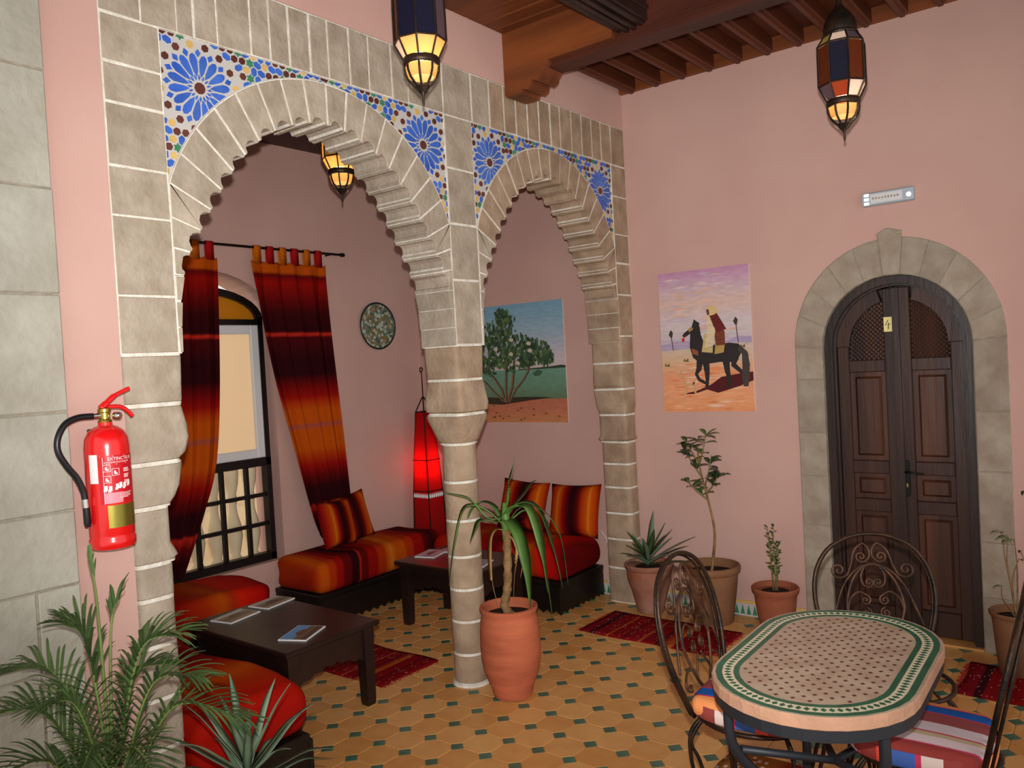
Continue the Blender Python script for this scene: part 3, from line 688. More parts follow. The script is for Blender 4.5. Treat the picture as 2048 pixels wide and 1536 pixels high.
def leaf(s_):
    sx = lambda x: DX + s_*x
    q = [(sx(0.002),dz0),(sx(RL),dz0),(sx(RL),1.684)] + [(sx(RL*math.cos(PI/2*i/10)),1.684+RL*math.sin(PI/2*i/10)) for i in range(1,10)] + [(sx(0.002),1.684+RL)]
    lf = G().prism(q, fy, -0.158, -0.151).obj('door_leaf','wood_door',door)
    # rails and stiles, proud of the panels
    def bar(x0,z0,x1,z1,d=-0.085,m='wood_door'): G().prism([(sx(x0),z0),(sx(x1),z0),(sx(x1),z1),(sx(x0),z1)], fy, -0.15, d, 0.004).obj('rail',m,lf)
    bar(0.002,dz0,0.07,1.684+math.sqrt(RL*RL-0.0049)-0.004); bar(0.27,dz0,RL,1.684)
    bar(0.07,dz0,0.27,0.16); bar(0.07,0.71,0.27,0.785); bar(0.07,0.935,0.27,1.01); bar(0.07,1.53,0.27,1.60)
    # curved head rail
    a0 = [(RL*math.cos(PI/2*i/10), 1.684+RL*math.sin(PI/2*i/10)) for i in range(9)]; a1 = [(0.262*math.cos(PI/2*i/10), 1.684+0.262*math.sin(PI/2*i/10)) for i in range(9)]
    g = G(); g.loft([[fy(sx(a[0]),a[1],-0.15),fy(sx(a[0]),a[1],-0.085),fy(sx(b[0]),b[1],-0.085),fy(sx(b[0]),b[1],-0.15)] for a,b in zip(a0,a1)]); g.obj('rail','wood_door',lf)
    for z0, z1 in ((0.16,0.71),(0.785,0.935),(1.01,1.53)):
        p = [(sx(0.07),z0),(sx(0.27),z0),(sx(0.27),z1),(sx(0.07),z1)]
        G().prism(p, fy, -0.15, -0.112).obj('panel','wood_panel',lf)
        G().prism(inset(p,0.028), fy, -0.115, -0.094, 0.012).obj('raised_panel','wood_panel',lf)
    # turned lattice in the quarter round
    G().prism([(sx(0.07),1.60)]+[(sx(0.27),1.60)]+[(sx(0.27*math.cos(t)),1.684+0.27*math.sin(t)) for t in [PI/2*i/8 for i in range(1,7)]]+[(sx(0.07),1.945)], fy, -0.15, -0.128).obj('lattice_back','wood_black',lf)
    g = G()
    inside = lambda x, z: 0.07 <= x <= 0.268 and z >= 1.60 and (z <= 1.684 or x*x+(z-1.684)**2 <= 0.262**2)
    for dr in (1,-1):
        for k in range(-30, 31):
            c = k*0.026; run = []
            for i in range(60):
                x = 0.07 + 0.2*i/59; z = 1.75 + c + dr*(x-0.17)
                if inside(x,z): run.append((x,z))
            if len(run) > 2:
                n = max(2,int((run[-1][0]-run[0][0])/0.0065)); pts = [(run[0][0]+(run[-1][0]-run[0][0])*i/n, run[0][1]+(run[-1][1]-run[0][1])*i/n) for i in range(n+1)]
                g.tube([fy(sx(a),b,-0.112) for a,b in pts], [0.0034 if i%2 else 0.006 for i in range(n+1)], 5)
    g.obj('lattice','wood_panel',lf)
    return lf
lfL = leaf(-1); lfR = leaf(1)
G().cbox((DX-0.018,0.066,dz0),(DX+0.018,0.09,1.684+RL-0.01),0.004).obj('meeting_stile','wood_door',door)
hp = G().prism([(DX+0.025+a,0.915+b) for a,b in sell(0,0,0.017,0.105,6,20)], fy, -0.086, -0.078, 0.002).obj('handle_plate','rod_black',door); hp['label'] = 'black handle plate with lever and brass keyhole'
G().tube([fy(DX+0.025,0.955,-0.08),fy(DX+0.025,0.955,-0.04),fy(DX+0.045,0.955,-0.036),fy(DX+0.12,0.948,-0.036)],0.006,8).obj('lever','rod_black',hp,True)
G().prism([(DX+0.025+a,0.875+b) for a,b in sell(0,0,0.005,0.012,2,12)], fy, -0.08, -0.0765).obj('keyhole','brass',hp)
npz, npx = 1.80, DX-0.045
npl = G().prism([(npx-0.022,npz-0.042),(npx+0.022,npz-0.042),(npx+0.022,npz+0.042),(npx-0.022,npz+0.042)], fy, -0.085, -0.082).obj('number_plate','paper_yellow',door); npl['label'] = 'small pale yellow plate with the number 4'
g = G(); T4 = lambda a,b: fy(npx+a,npz+b,-0.0795)
for P in ([(0.003,0.026),(-0.012,-0.004),(0.013,0.0)],[(0.006,0.010),(0.002,-0.028)]): g.tube([T4(*p) for p in P],0.0021,5)
g.obj('numeral','ink',npl)

# ------------------------------------------------------------------ window in the alcove
win = thing('window_1','arched alcove window with white casement above a dark wooden grille','window',(0,0,0),kind='structure')
fw = lambda a,b,d: (XW-0.09+d, a, b)      # (y,z) drawing on the window plane
y0, y1 = WC-WH, WC+WH
g = G()
for a, b in (((y0,0.40),(y0+0.045,2.12)),((y1-0.045,0.40),(y1,2.12)),((y0,1.07),(y1,1.13)),((y0,0.40),(y1,0.455)),((y0,2.06),(y1,2.10))):
    g.prism([(a[0],a[1]),(b[0],a[1]),(b[0],b[1]),(a[0],b[1])], fw, -0.03, 0.03, 0.004)
fr = g.obj('window_frame','wood_black',win)
ap = lambda r, q: [(WC + r*math.cos(PI*i/16), 2.10 + q*math.sin(PI*i/16)) for i in range(17)]
g = G(); g.loft([[fw(a[0],a[1],-0.03),fw(a[0],a[1],0.03),fw(b[0],b[1],0.03),fw(b[0],b[1],-0.03)] for a,b in zip(ap(WH,0.22),ap(WH-0.05,0.17))]); g.obj('arch_frame','wood_black',win)
G().prism(ap(WH-0.045,0.175), fw, -0.008, 0.0).obj('arch_pane','glass_gold',win)
for a, b in ((y0+0.045,WC),(WC,y1-0.045)):
    cs = G(); t = 0.062
    for p in ([(a,1.13),(a+t,1.13),(a+t,2.06),(a,2.06)],[(b-t,1.13),(b,1.13),(b,2.06),(b-t,2.06)],[(a+t,1.13),(b-t,1.13),(b-t,1.13+t),(a+t,1.13+t)],[(a+t,2.06-t),(b-t,2.06-t),(b-t,2.06),(a+t,2.06)]): cs.prism(p, fw, -0.02, 0.035, 0.006)
    c = cs.obj('casement','white_frame',win)
    G().prism([(a+t-0.005,1.13+t-0.005),(b-t+0.005,1.13+t-0.005),(b-t+0.005,2.06-t+0.005),(a+t-0.005,2.06-t+0.005)], fw, 0.0, 0.008).obj('pane','glass_frost',c)
for k in range(1,5):
    yy = y0 + (y1-y0)*k/5; G().prism([(yy-0.014,0.455),(yy+0.014,0.455),(yy+0.014,1.07),(yy-0.014,1.07)], fw, -0.015, 0.015, 0.003).obj('grille_bar','wood_black',win)
for k in (1,2):
    zq = 0.455 + 0.615*k/3; G().prism([(y0+0.045,zq-0.013),(y1-0.045,zq-0.013),(y1-0.045,zq+0.013),(y0+0.045,zq+0.013)], fw, -0.012, 0.012, 0.003).obj('grille_rail','wood_black',win)
pb = None
for k in range(7):
    yy = y0 + 0.02 + k*0.145
    if pb is None: pb = G().lathe([(0.05,0.36),(0.05,0.42),(0.03,0.45),(0.04,0.5),(0.056,0.58),(0.05,0.66),(0.03,0.74),(0.024,0.80),(0.034,0.84),(0.026,0.88),(0.045,0.96),(0.05,1.02),(0.05,1.10)],14).obj('baluster','plaster_out',win,True); pb.location = (XW-0.24,yy,0)
    else: share('baluster', pb, win, (XW-0.24,yy,0))
o = G().box((XW-2.7,-4.2,-0.1),(XW-2.6,0.4,2.2)).obj('wall_courtyard','plaster_out'); tag(o,'sunlit cream wall outside the alcove window','wall',kind='structure')
o = G().box((XW-2.7,-4.2,-0.2),(XW-0.3,0.4,-0.1)).obj('floor_courtyard','plaster_out'); tag(o,'pale courtyard ground glimpsed through the window grille','floor',kind='structure')
G().box((XW-0.29,y0-0.05,0.30),(XW-0.19,y1+0.05,0.37)).obj('sill','plaster_out',win)

# ------------------------------------------------------------------ curtains
rod = thing('curtain_rod','thin black curtain rod with finial above the alcove window','curtain rod',(XW+0.075,-1.8,2.583))
G().tube([(0,-0.9,0),(0,0.94,0)],0.0085,8).obj('rod','rod_black',rod,True)
fi_ = G().lathe([(0.001,-0.03),(0.013,-0.022),(0.016,0),(0.011,0.02),(0.006,0.028),(0.001,0.03)],10).obj('finial','rod_black',rod,True); fi_.location = (0,0.955,0); fi_.rotation_euler = (PI/2,0,0)
for yy in (-0.8,0.86): G().tube([(0,yy,0),(-0.05,yy,-0.004),(-0.0745,yy,-0.004)],0.006,6).obj('bracket','rod_black',rod)
def curtain(name, label, tl, tr, path, folds, seed):
    """path: list of (z, y_left, y_right, x)"""
    c = thing(name, label, 'curtain', (0,0,0)); r = random.Random(seed); g = G(); nu, rows = 44, []
    zs = bez(path, 7); ph = r.uniform(0,6)
    for z, a, b, x in zs:
        wd = b-a; row = []
        k = min(1, (2.49-z)/0.25); amp = 0.006 + 0.022*max(0.2,k)
        for i in range(nu+1):
            t = i/nu; f = math.sin(2*PI*folds*t+ph)*amp + math.sin(2*PI*folds*2.3*t+ph*2)*amp*0.3
            sag = -0.012*abs(math.sin(PI*6*t))*max(0,1-(2.49-z)/0.08)
            row.append((x + f, a+wd*t + 0.15*f*math.cos(9*t), z + sag))
        rows.append(row)
    g.loft(rows, cap=False, close=False)
    cl = g.obj('cloth','cloth_curtain',c,True); md = cl.modifiers.new('thick','SOLIDIFY'); md.thickness = 0.004
    for k in range(6):
        yy = tl + (tr-tl)*(k+0.5)/6
        q = [(0.014*math.cos(t), 0.016*math.sin(t)) for t in [PI*i/8 for i in range(9)]]
        P = [(0.014,-0.11)] + q + [(-0.014,-0.11)]; g = G()
        g.loft([[(XW+0.075+a,yy-0.026,2.583+b),(XW+0.075+a,yy+0.026,2.583+b),(XW+0.075+a*0.75,yy+0.026,2.583+b*0.9-0.002),(XW+0.075+a*0.75,yy-0.026,2.583+b*0.9-0.002)] for a,b in P])
        g.obj('tab_loop', ('tab_orange','tab_red')[k%2], c, True)
    return c
mat('tab_orange', srgb(190,96,16), 0.85, spec=0.1); mat('tab_red', srgb(160,20,18), 0.85, spec=0.1)
curtain('striped_curtain','red and orange striped curtain right of the window, tied back low',-1.645,-1.02,[(2.492,-1.65,-1.015,XW+0.075),(2.2,-1.62,-1.015,XW+0.075),(1.7,-1.54,-0.985,XW+0.08),(1.2,-1.42,-0.95,XW+0.085),(0.8,-1.32,-0.92,XW+0.08),(0.62,-1.26,-0.90,XW+0.065),(0.50,-1.20,-0.92,XW+0.05)],4,1)
curtain('striped_curtain','red and orange striped curtain left of the window, half behind the pier',-2.52,-1.90,[(2.492,-2.52,-1.895,XW+0.075),(2.2,-2.51,-1.90,XW+0.075),(1.6,-2.50,-1.94,XW+0.085),(1.15,-2.49,-2.00,XW+0.09),(0.85,-2.49,-2.10,XW+0.085),(0.6,-2.49,-2.20,XW+0.07),(0.46,-2.50,-2.25,XW+0.05)],4,2)

# round plate on the window wall
m, nt, b = nodes_of('plate_glaze'); b.inputs['Roughness'].default_value = 0.25
tc = nt.nodes.new('ShaderNodeTexCoord'); vo = nt.nodes.new('ShaderNodeTexVoronoi'); vo.inputs['Scale'].default_value = 46; L(nt, tc.outputs['Object'], vo.inputs['Vector'])
r_ = nt.nodes.new('ShaderNodeValToRGB'); r_.color_ramp.interpolation = 'CONSTANT'; sp = nt.nodes.new('ShaderNodeSeparateColor'); L(nt, vo.outputs['Color'], sp.inputs[0]); L(nt, sp.outputs[0], r_.inputs[0])
cr = r_.color_ramp; cr.elements[0].color = srgb(96,116,100); cr.elements[1].position = 0.3; cr.elements[1].color = srgb(176,182,168)
for p_, c_ in ((0.55,(120,110,70)),(0.72,(150,128,100)),(0.88,(70,90,84))): e = cr.elements.new(p_); e.color = srgb(*c_)
L(nt, r_.outputs[0], b.inputs['Base Color'])
pl = thing('wall_plate','round patterned green ceramic plate hanging on the alcove wall','plate',(XW,-0.472,2.05))
def disc(prof, cap=True): return G().loft([[(x,r*math.cos(2*PI*i/36),r*math.sin(2*PI*i/36)) for i in range(36)] for r,x in prof], cap)
disc([(0.12,0.0),(0.165,0.012),(0.182,0.022),(0.172,0.026),(0.12,0.014),(0.001,0.012)]).obj('dish','plate_glaze',pl,True)
disc([(0.178,0.016),(0.19,0.024),(0.187,0.031),(0.176,0.0262),(0.178,0.016)], False).obj('rim','iron_grey',pl,True)

# ------------------------------------------------------------------ sofas
def apron(n, ln, zt, zb):
    P = [(-ln/2,zt)]
    for i in range(n*2+1):
        P.append((-ln/2 + ln*i/(n*2), zb + (0.028 if i%2 else 0.0)))
    P.append((ln/2,zt)); return P
def sofa(name, label, loc, rz, ln, dp, cloth, seed, hbase=0.215):
    s_ = thing(name, label, 'sofa', loc, rz); r = random.Random(seed)
    G().cbox((-ln/2,-dp/2+0.02,hbase-0.035),(ln/2,dp/2,hbase),0.005).obj('seat_board','wood_black',s_)
    G().prism(apron(int(ln/0.07),ln,hbase-0.03,0.0), lambda a,b,d:(a,d,b), -dp/2+0.006, -dp/2+0.028).obj('front_apron','wood_black',s_)
    for sx_ in (-1,1):
        q = apron(int(dp/0.07),dp-0.03,hbase-0.03,0.0)
        G().prism(q, lambda a,b,d:(d,a+0.012,b), sx_*(ln/2-0.024), sx_*(ln/2-0.002)).obj('side_apron','wood_black',s_)
    G().box((-ln/2+0.03,dp/2-0.03,0),(ln/2-0.03,dp/2-0.008,hbase-0.035)).obj('back_apron','wood_black',s_)
    hz = 0.105; g = rbox(ln/2+0.005,dp/2-0.005,hz,0.066,4,8); nv = []
    p1 = r.uniform(0,6)
    for x,y,z in g.v:
        k = 1-(x/(ln/2+0.005))**2*0.5; w_ = 0.012*math.sin(x*9+p1)*math.sin(y*11+p1)
        nv.append((x + 0.01*math.sin(z*30+y*7), y + 0.014*math.sin(x*7+p1)*(1 if y < 0 else 0.2), z + (0.018*k + w_ if z > 0 else (-0.0 if z < -hz+0.002 else 0))))
    g.v = nv
    mt = g.obj('mattress',cloth,s_,True); mt.location = (0,0,hbase+hz)
    return s_
sofa('banquette_sofa','striped banquette against the window wall below the round plate',(-1.815,-0.965,0),PI/2,1.20,0.50,'cloth_mattress',1)
sofa('banquette_sofa','red banquette against the painting wall behind the stone column',(-0.915,-0.30,0),0,1.17,0.56,'cloth_mattress_red',2)
sofa('banquette_sofa','striped banquette directly under the curtained window',(-1.765,-2.735,0),PI/2,1.52,0.58,'cloth_mattress_red',3)
sofa('banquette_sofa','orange and red banquette nearest the camera beside the palm',(-0.66,-3.125,0),PI,1.36,0.52,'cloth_mattress_red',4)
def pillow(wd, ht, th, n=12):
    g = G(); top = []; 
    for s_ in (1,-1):
        for i in range(n+1):
            for j in range(n+1):
                u, v = -1+2*i/n, -1+2*j/n
                e = (1-abs(u)**3.0)*(1-abs(v)**3.0); k = 1-0.07*(1-u*u)*0 
                px_ = u*wd/2*(1-0.06*(1-abs(u))*0-0.05*(1-v*v)*(abs(u)**2)); pz_ = v*ht/2*(1-0.07*(1-u*u)*(abs(v)**2))
                g.v.append((px_, s_*th/2*max(e,0)**0.55, pz_))
    N = n+1
    for s_ in range(2):
        for i in range(n):
            for j in range(n):
                a = s_*N*N+i*N+j; g.f.append((a,a+1,a+N+1,a+N)); g.c.append(None)
    return g
def cushion(label, loc, rot, wd, ht, th=0.15, cloth='cloth_cushion'):
    c = pillow(wd,ht,th).obj('striped_cushion',cloth,None,True); c.location = loc; c.rotation_euler = rot
    bm = bmesh.new(); bm.from_mesh(c.data); bmesh.ops.remove_doubles(bm, verts=bm.verts, dist=1e-5); bmesh.ops.recalc_face_normals(bm, faces=bm.faces); bm.to_mesh(c.data); bm.free()
    return tag(c, label, 'cushion', 'striped back cushions')
cushion('striped cushion left of the pair on the red banquette, behind the yucca',(-0.93,-0.145,0.625),(-0.28,0.05,0),0.43,0.38)
cushion('striped cushion right of the pair on the red banquette, by the pilaster',(-0.47,-0.145,0.62),(-0.28,-0.04,0),0.43,0.38)
cushion('striped cushion in front, leaning on another under the round plate',(-1.83,-1.18,0.615),(-0.26,0.04,PI/2+0.12),0.32,0.34,0.12)
cushion('striped cushion half hidden behind another under the round plate',(-1.90,-0.98,0.615),(-0.22,-0.12,PI/2-0.05),0.32,0.36,0.11)

# ------------------------------------------------------------------ low wooden tables and brochures
def low_table(name, label, loc, rz, ln, dp, ht):
    t = thing(name, label, 'table', loc, rz, 'dark low tables')
    tp = G().cbox((-ln/2,-dp/2,ht-0.028),(ln/2,dp/2,ht),0.006).obj('table_top','wood_table',t)
    for sx_ in (-1,1):
        for sy_ in (-1,1):
            X, Y = sx_*(ln/2-0.055), sy_*(dp/2-0.055)
            G().loft([[(X-a,Y-a,z),(X+a,Y-a,z),(X+a,Y+a,z),(X-a,Y+a,z)] for z,a in ((0,0.024),(0.02,0.027),(ht-0.03,0.033))]).obj('leg','wood_table',t)
    def ap(l_):
        P = [(-l_/2,ht-0.028)]; n = 14
        for i in range(n+1):
            u = -1+2*i/n; P.append((u*l_/2, ht-0.21 + 0.055*(1-abs(u)**1.5) + 0.012*abs(math.sin(3.5*PI*u))))
        P.append((l_/2,ht-0.028)); return P
    for s_ in (-1,1):
        G().prism(ap(ln-0.09), lambda a,b,d:(a,d,b), s_*(dp/2-0.062), s_*(dp/2-0.038)).obj('apron','wood_table',t)
        G().prism(ap(dp-0.09), lambda a,b,d:(d,a,b), s_*(ln/2-0.062), s_*(ln/2-0.038)).obj('apron','wood_table',t)
    return t
low_table('low_table','large dark low table in front with three brochures on it',(-0.765,-2.445,0),0,0.87,0.57,0.43)
low_table('low_table','dark low table behind the stone column with brochures',(-0.82,-1.0,0),0,0.72,0.50,0.43)
def brochure(label, loc, rz, cols, w_=0.21, h_=0.148):
    b_ = thing('brochure', label, 'brochure', loc, rz, 'brochures on the low tables')
    G().cbox((-w_/2,-h_/2,0),(w_/2,h_/2,0.007),0.001).obj('pages','paper',b_)
    g = G(); n = len(cols); z = 0.0076
    for k, c in enumerate(cols):
        a, b2 = -h_/2+0.006+(h_-0.012)*k/n, -h_/2+0.006+(h_-0.012)*(k+1)/n
        g.add([(-w_/2+0.006,a,z),(w_/2-0.006,a,z),(w_/2-0.006,b2,z),(-w_/2+0.006,b2,z)],[(0,1,2,3)],srgb(*c))
    g.add([(-w_/2+0.05,-0.01,z+0.0004),(w_/2-0.05,-0.015,z+0.0004),(w_/2-0.07,0.02,z+0.0004),(-0.01,0.03,z+0.0004),(-w_/2+0.07,0.015,z+0.0004)],[(0,1,2,3,4)],srgb(96,70,52))
    g.obj('cover_print','print',b_)
brochure('brochure with a brown picture at the left end of the front low table',(-1.06,-2.515,0.43),1.78,[(150,130,104),(120,100,78),(140,124,100),(196,196,190)])
brochure('brochure with a tan picture at the far corner of the front low table',(-1.10,-2.26,0.43),1.75,[(160,140,120),(110,92,76),(150,130,112),(190,184,176)])
brochure('brochure with a bright blue sky picture on the front low table',(-0.50,-2.51,0.43),2.02,[(80,66,50),(110,90,66),(90,150,200),(80,160,214)])
brochure('pale brochure at the left end of the table behind the column',(-1.075,-1.0,0.43),1.85,[(170,172,186),(150,150,166),(176,180,190)])
brochure('pale brochure beside the lamp on the table behind the column',(-1.03,-0.85,0.4305),1.6,[(180,176,184),(160,150,160)],0.16,0.11)
brochure('brochure at the right end of the table behind the column',(-0.60,-1.06,0.43),1.9,[(150,150,160),(170,174,186)],0.18,0.13)
# ------------------------------------------------------------------ red floor lamp in the alcove corner
lamp = thing('floor_lamp','tall tapering red cloth floor lamp glowing in the alcove corner','lamp',(-1.86,-0.20,0))
def sq(r, z): return [(r,-r,z),(r,r,z),(-r,r,z),(-r,-r,z)]
g = G(); g.loft([sq(0.098,0.16),sq(0.088,0.45),sq(0.082,0.70),sq(0.074,0.95),sq(0.062,1.15),sq(0.046,1.34)],cap=False); sh = g.obj('shade','red_cloth',lamp)
for sx_, sy_ in ((1,1),(1,-1),(-1,1),(-1,-1)):
    G().tube([(sx_*0.106,sy_*0.106,0.0),(sx_*0.099,sy_*0.099,0.16),(sx_*0.083,sy_*0.083,0.70),(sx_*0.047,sy_*0.047,1.34),(0.004*sx_,0.004*sy_,1.46)],0.005,6).obj('leg','rod_black',lamp)
for z, r in ((0.16,0.099),(0.70,0.083),(0.95,0.075),(1.34,0.047)):
    G().tube(sq(r,z)+[sq(r,z)[0]],0.004,5).obj('hoop','rod_black',lamp)
G().tube([(0,0,1.44),(0,0,1.64)]+[(0.0,-0.022*math.sin(t)*(1-t/12),1.66+0.022-0.022*math.cos(t)*(1-t/12)) for t in [i*0.5 for i in range(14)]],0.0045,6).obj('finial','rod_black',lamp,True)
bd = None
for k in range(28):
    s_ = k//7; u = -0.07+0.14*(k%7)/6; a = ((0.086,u),(-0.086,u),(u,0.086),(u,-0.086))[s_]
    if bd is None: bd = G().lathe([(0.001,-0.022),(0.009,-0.012),(0.009,0.0),(0.005,0.012),(0.001,0.02)],8).obj('bead','paper',lamp,True); bd.location = (a[0],a[1],0.665)
    else: share('bead', bd, lamp, (a[0],a[1],0.665))
G().lathe([(0.001,-0.035),(0.02,-0.02),(0.024,0),(0.014,0.02),(0.01,0.03)],10,(0,0,0.86)).obj('bulb','bulb_red',lamp,True)
G().tube([(0,0,0.7),(0,0,0.825)],0.008,6).obj('bulb_holder','rod_black',lamp)
pl_ = bpy.data.lights.new('lamp_light','POINT'); po_ = bpy.data.objects.new('lamp_light',pl_); COL.objects.link(po_); po_.location = (-1.86,-0.20,0.92); pl_.energy = 1.6; pl_.color = (1,0.32,0.16); pl_.shadow_soft_size = 0.03
# ------------------------------------------------------------------ paintings (flat pictures built of colour patches on a canvas)
def painting(label, x0, x1, z0, z1, art):
    t = thing('painting', label, 'painting', ((x0+x1)/2, 0, z0)); w_, h_ = x1-x0, z1-z0
    G().cbox((-w_/2,-0.006,0),(w_/2,-0.0005,h_),0.001).obj('canvas','paper',t)
    g = G(); lay = [0]
    def patch(col, pts, step=True):
        if step: lay[0] += 1
        d = -0.0063 - lay[0]*0.000012
        g.add([(-w_/2+u*w_, d, v*h_) for u, v in pts], [tuple(range(len(pts)))], srgb(*col))
    def stroke(col, pts, wd):
        lay[0] += 1; d = -0.0063 - lay[0]*0.000012; pts = [(u*w_,v*h_) for u,v in pts]; L_, R_ = [], []
        ws = wd if isinstance(wd,(list,tuple)) else [wd]*len(pts)
        for k, p in enumerate(pts):
            a = Vector(pts[max(k-1,0)]); b2 = Vector(pts[min(k+1,len(pts)-1)]); t_ = (b2-a).normalized()
            L_.append((p[0]-t_.y*ws[k]/2-w_/2, d, p[1]+t_.x*ws[k]/2)); R_.append((p[0]+t_.y*ws[k]/2-w_/2, d, p[1]-t_.x*ws[k]/2))
        n = len(pts); g.add(L_+R_, [(i,i+1,n+i+1,n+i) for i in range(n-1)], srgb(*col))
    art(patch, stroke, w_, h_)
    g.obj('picture','paint',t)
    return t
def bands(patch, stops):
    for k in range(len(stops)-1):
        v0, c0 = stops[k]; v1, c1 = stops[k+1]; n = 8
        for i in range(n):
            a, b2 = v0+(v1-v0)*i/n, v0+(v1-v0)*(i+1)/n; t_ = (i+0.5)/n
            patch([c0[j]+(c1[j]-c0[j])*t_ for j in range(3)], [(0,a),(1,a),(1,b2),(0,b2)], False)
def art_tree(patch, stroke, W_, H_):
    r = random.Random(8)
    bands(patch, [(0,(196,132,84)),(0.10,(190,116,84)),(0.19,(184,110,82)),(0.20,(96,122,92)),(0.30,(104,140,114)),(0.44,(108,152,130)),(0.452,(204,186,184)),(0.56,(196,186,192)),(0.72,(160,180,194)),(1,(120,166,188))])
    patch((54,70,52), [(0.50,0.448),(0.62,0.452),(0.74,0.456),(0.86,0.462),(0.95,0.47),(1,0.465),(1,0.445),(0.5,0.44)])
    patch((60,52,38), [(0.0,0.165),(0.3,0.15),(0.62,0.185),(0.86,0.205),(0.6,0.215),(0.3,0.21),(0.0,0.22)])
    for pts, w_ in (([(0.33,0.17),(0.30,0.28),(0.22,0.38),(0.12,0.46),(0.04,0.5)],0.02),([(0.34,0.17),(0.35,0.3),(0.36,0.45),(0.40,0.6)],0.022),([(0.36,0.17),(0.42,0.3),(0.45,0.45),(0.46,0.6)],0.022),([(0.38,0.17),(0.46,0.28),(0.55,0.36),(0.60,0.42),(0.63,0.52)],0.018),([(0.31,0.18),(0.20,0.27),(0.10,0.36)],0.016)):
        stroke((126,92,70), pts, w_); stroke((70,50,40), [(u+0.01,v) for u,v in pts], w_*0.4)
    cl = [(0.12,0.62,0.17),(0.25,0.75,0.15),(0.38,0.80,0.14),(0.30,0.60,0.16),(0.45,0.66,0.15),(0.56,0.62,0.14),(0.66,0.60,0.12),(0.75,0.58,0.11),(0.80,0.53,0.08),(0.05,0.72,0.12),(0.18,0.50,0.12),(0.42,0.53,0.12),(0.60,0.52,0.09),(0.35,0.90,0.08)]
    greens = [(56,78,52),(70,96,58),(84,108,66),(46,64,46),(98,120,78),(60,84,66)]
    for k in range(900):
        cx_, cz_, rr = r.choice(cl); a = r.uniform(0,2*PI); d = rr*math.sqrt(r.random()); u, v = cx_+d*math.cos(a), cz_+d*math.sin(a)*0.8
        if not (0.02 < u < 0.93 and 0.3 < v < 0.97): continue
        s1, s2, an = r.uniform(0.008,0.020), r.uniform(0.014,0.036), r.uniform(-0.5,0.5)
        patch(r.choice(greens), [(u+s1*math.cos(t)*math.cos(an)-s2*math.sin(t)*math.sin(an), v+(s1*math.cos(t)*math.sin(an)+s2*math.sin(t)*math.cos(an))*0.9) for t in [2*PI*i/6 for i in range(6)]])
    for u, v in ((0.26,0.63),(0.44,0.70),(0.43,0.58),(0.64,0.60),(0.63,0.66),(0.50,0.50)):
        patch((206,190,170), [(u-0.025,v),(u,v+0.02),(u+0.03,v+0.005),(u+0.02,v-0.02),(u-0.01,v-0.012)])
    for k in range(16):
        u, v = r.uniform(0.1,0.95), r.uniform(0.02,0.15); patch((120,72,50), [(u-0.018,v),(u,v+0.008),(u+0.02,v),(u,v-0.006)])
    patch((66,96,70), [(0.66,0.41),(0.72,0.44),(0.77,0.42),(0.74,0.39),(0.68,0.385)])
painting('landscape painting of a leafy tree on red earth in the alcove', -1.45, -0.575, 1.238, 2.145, art_tree)
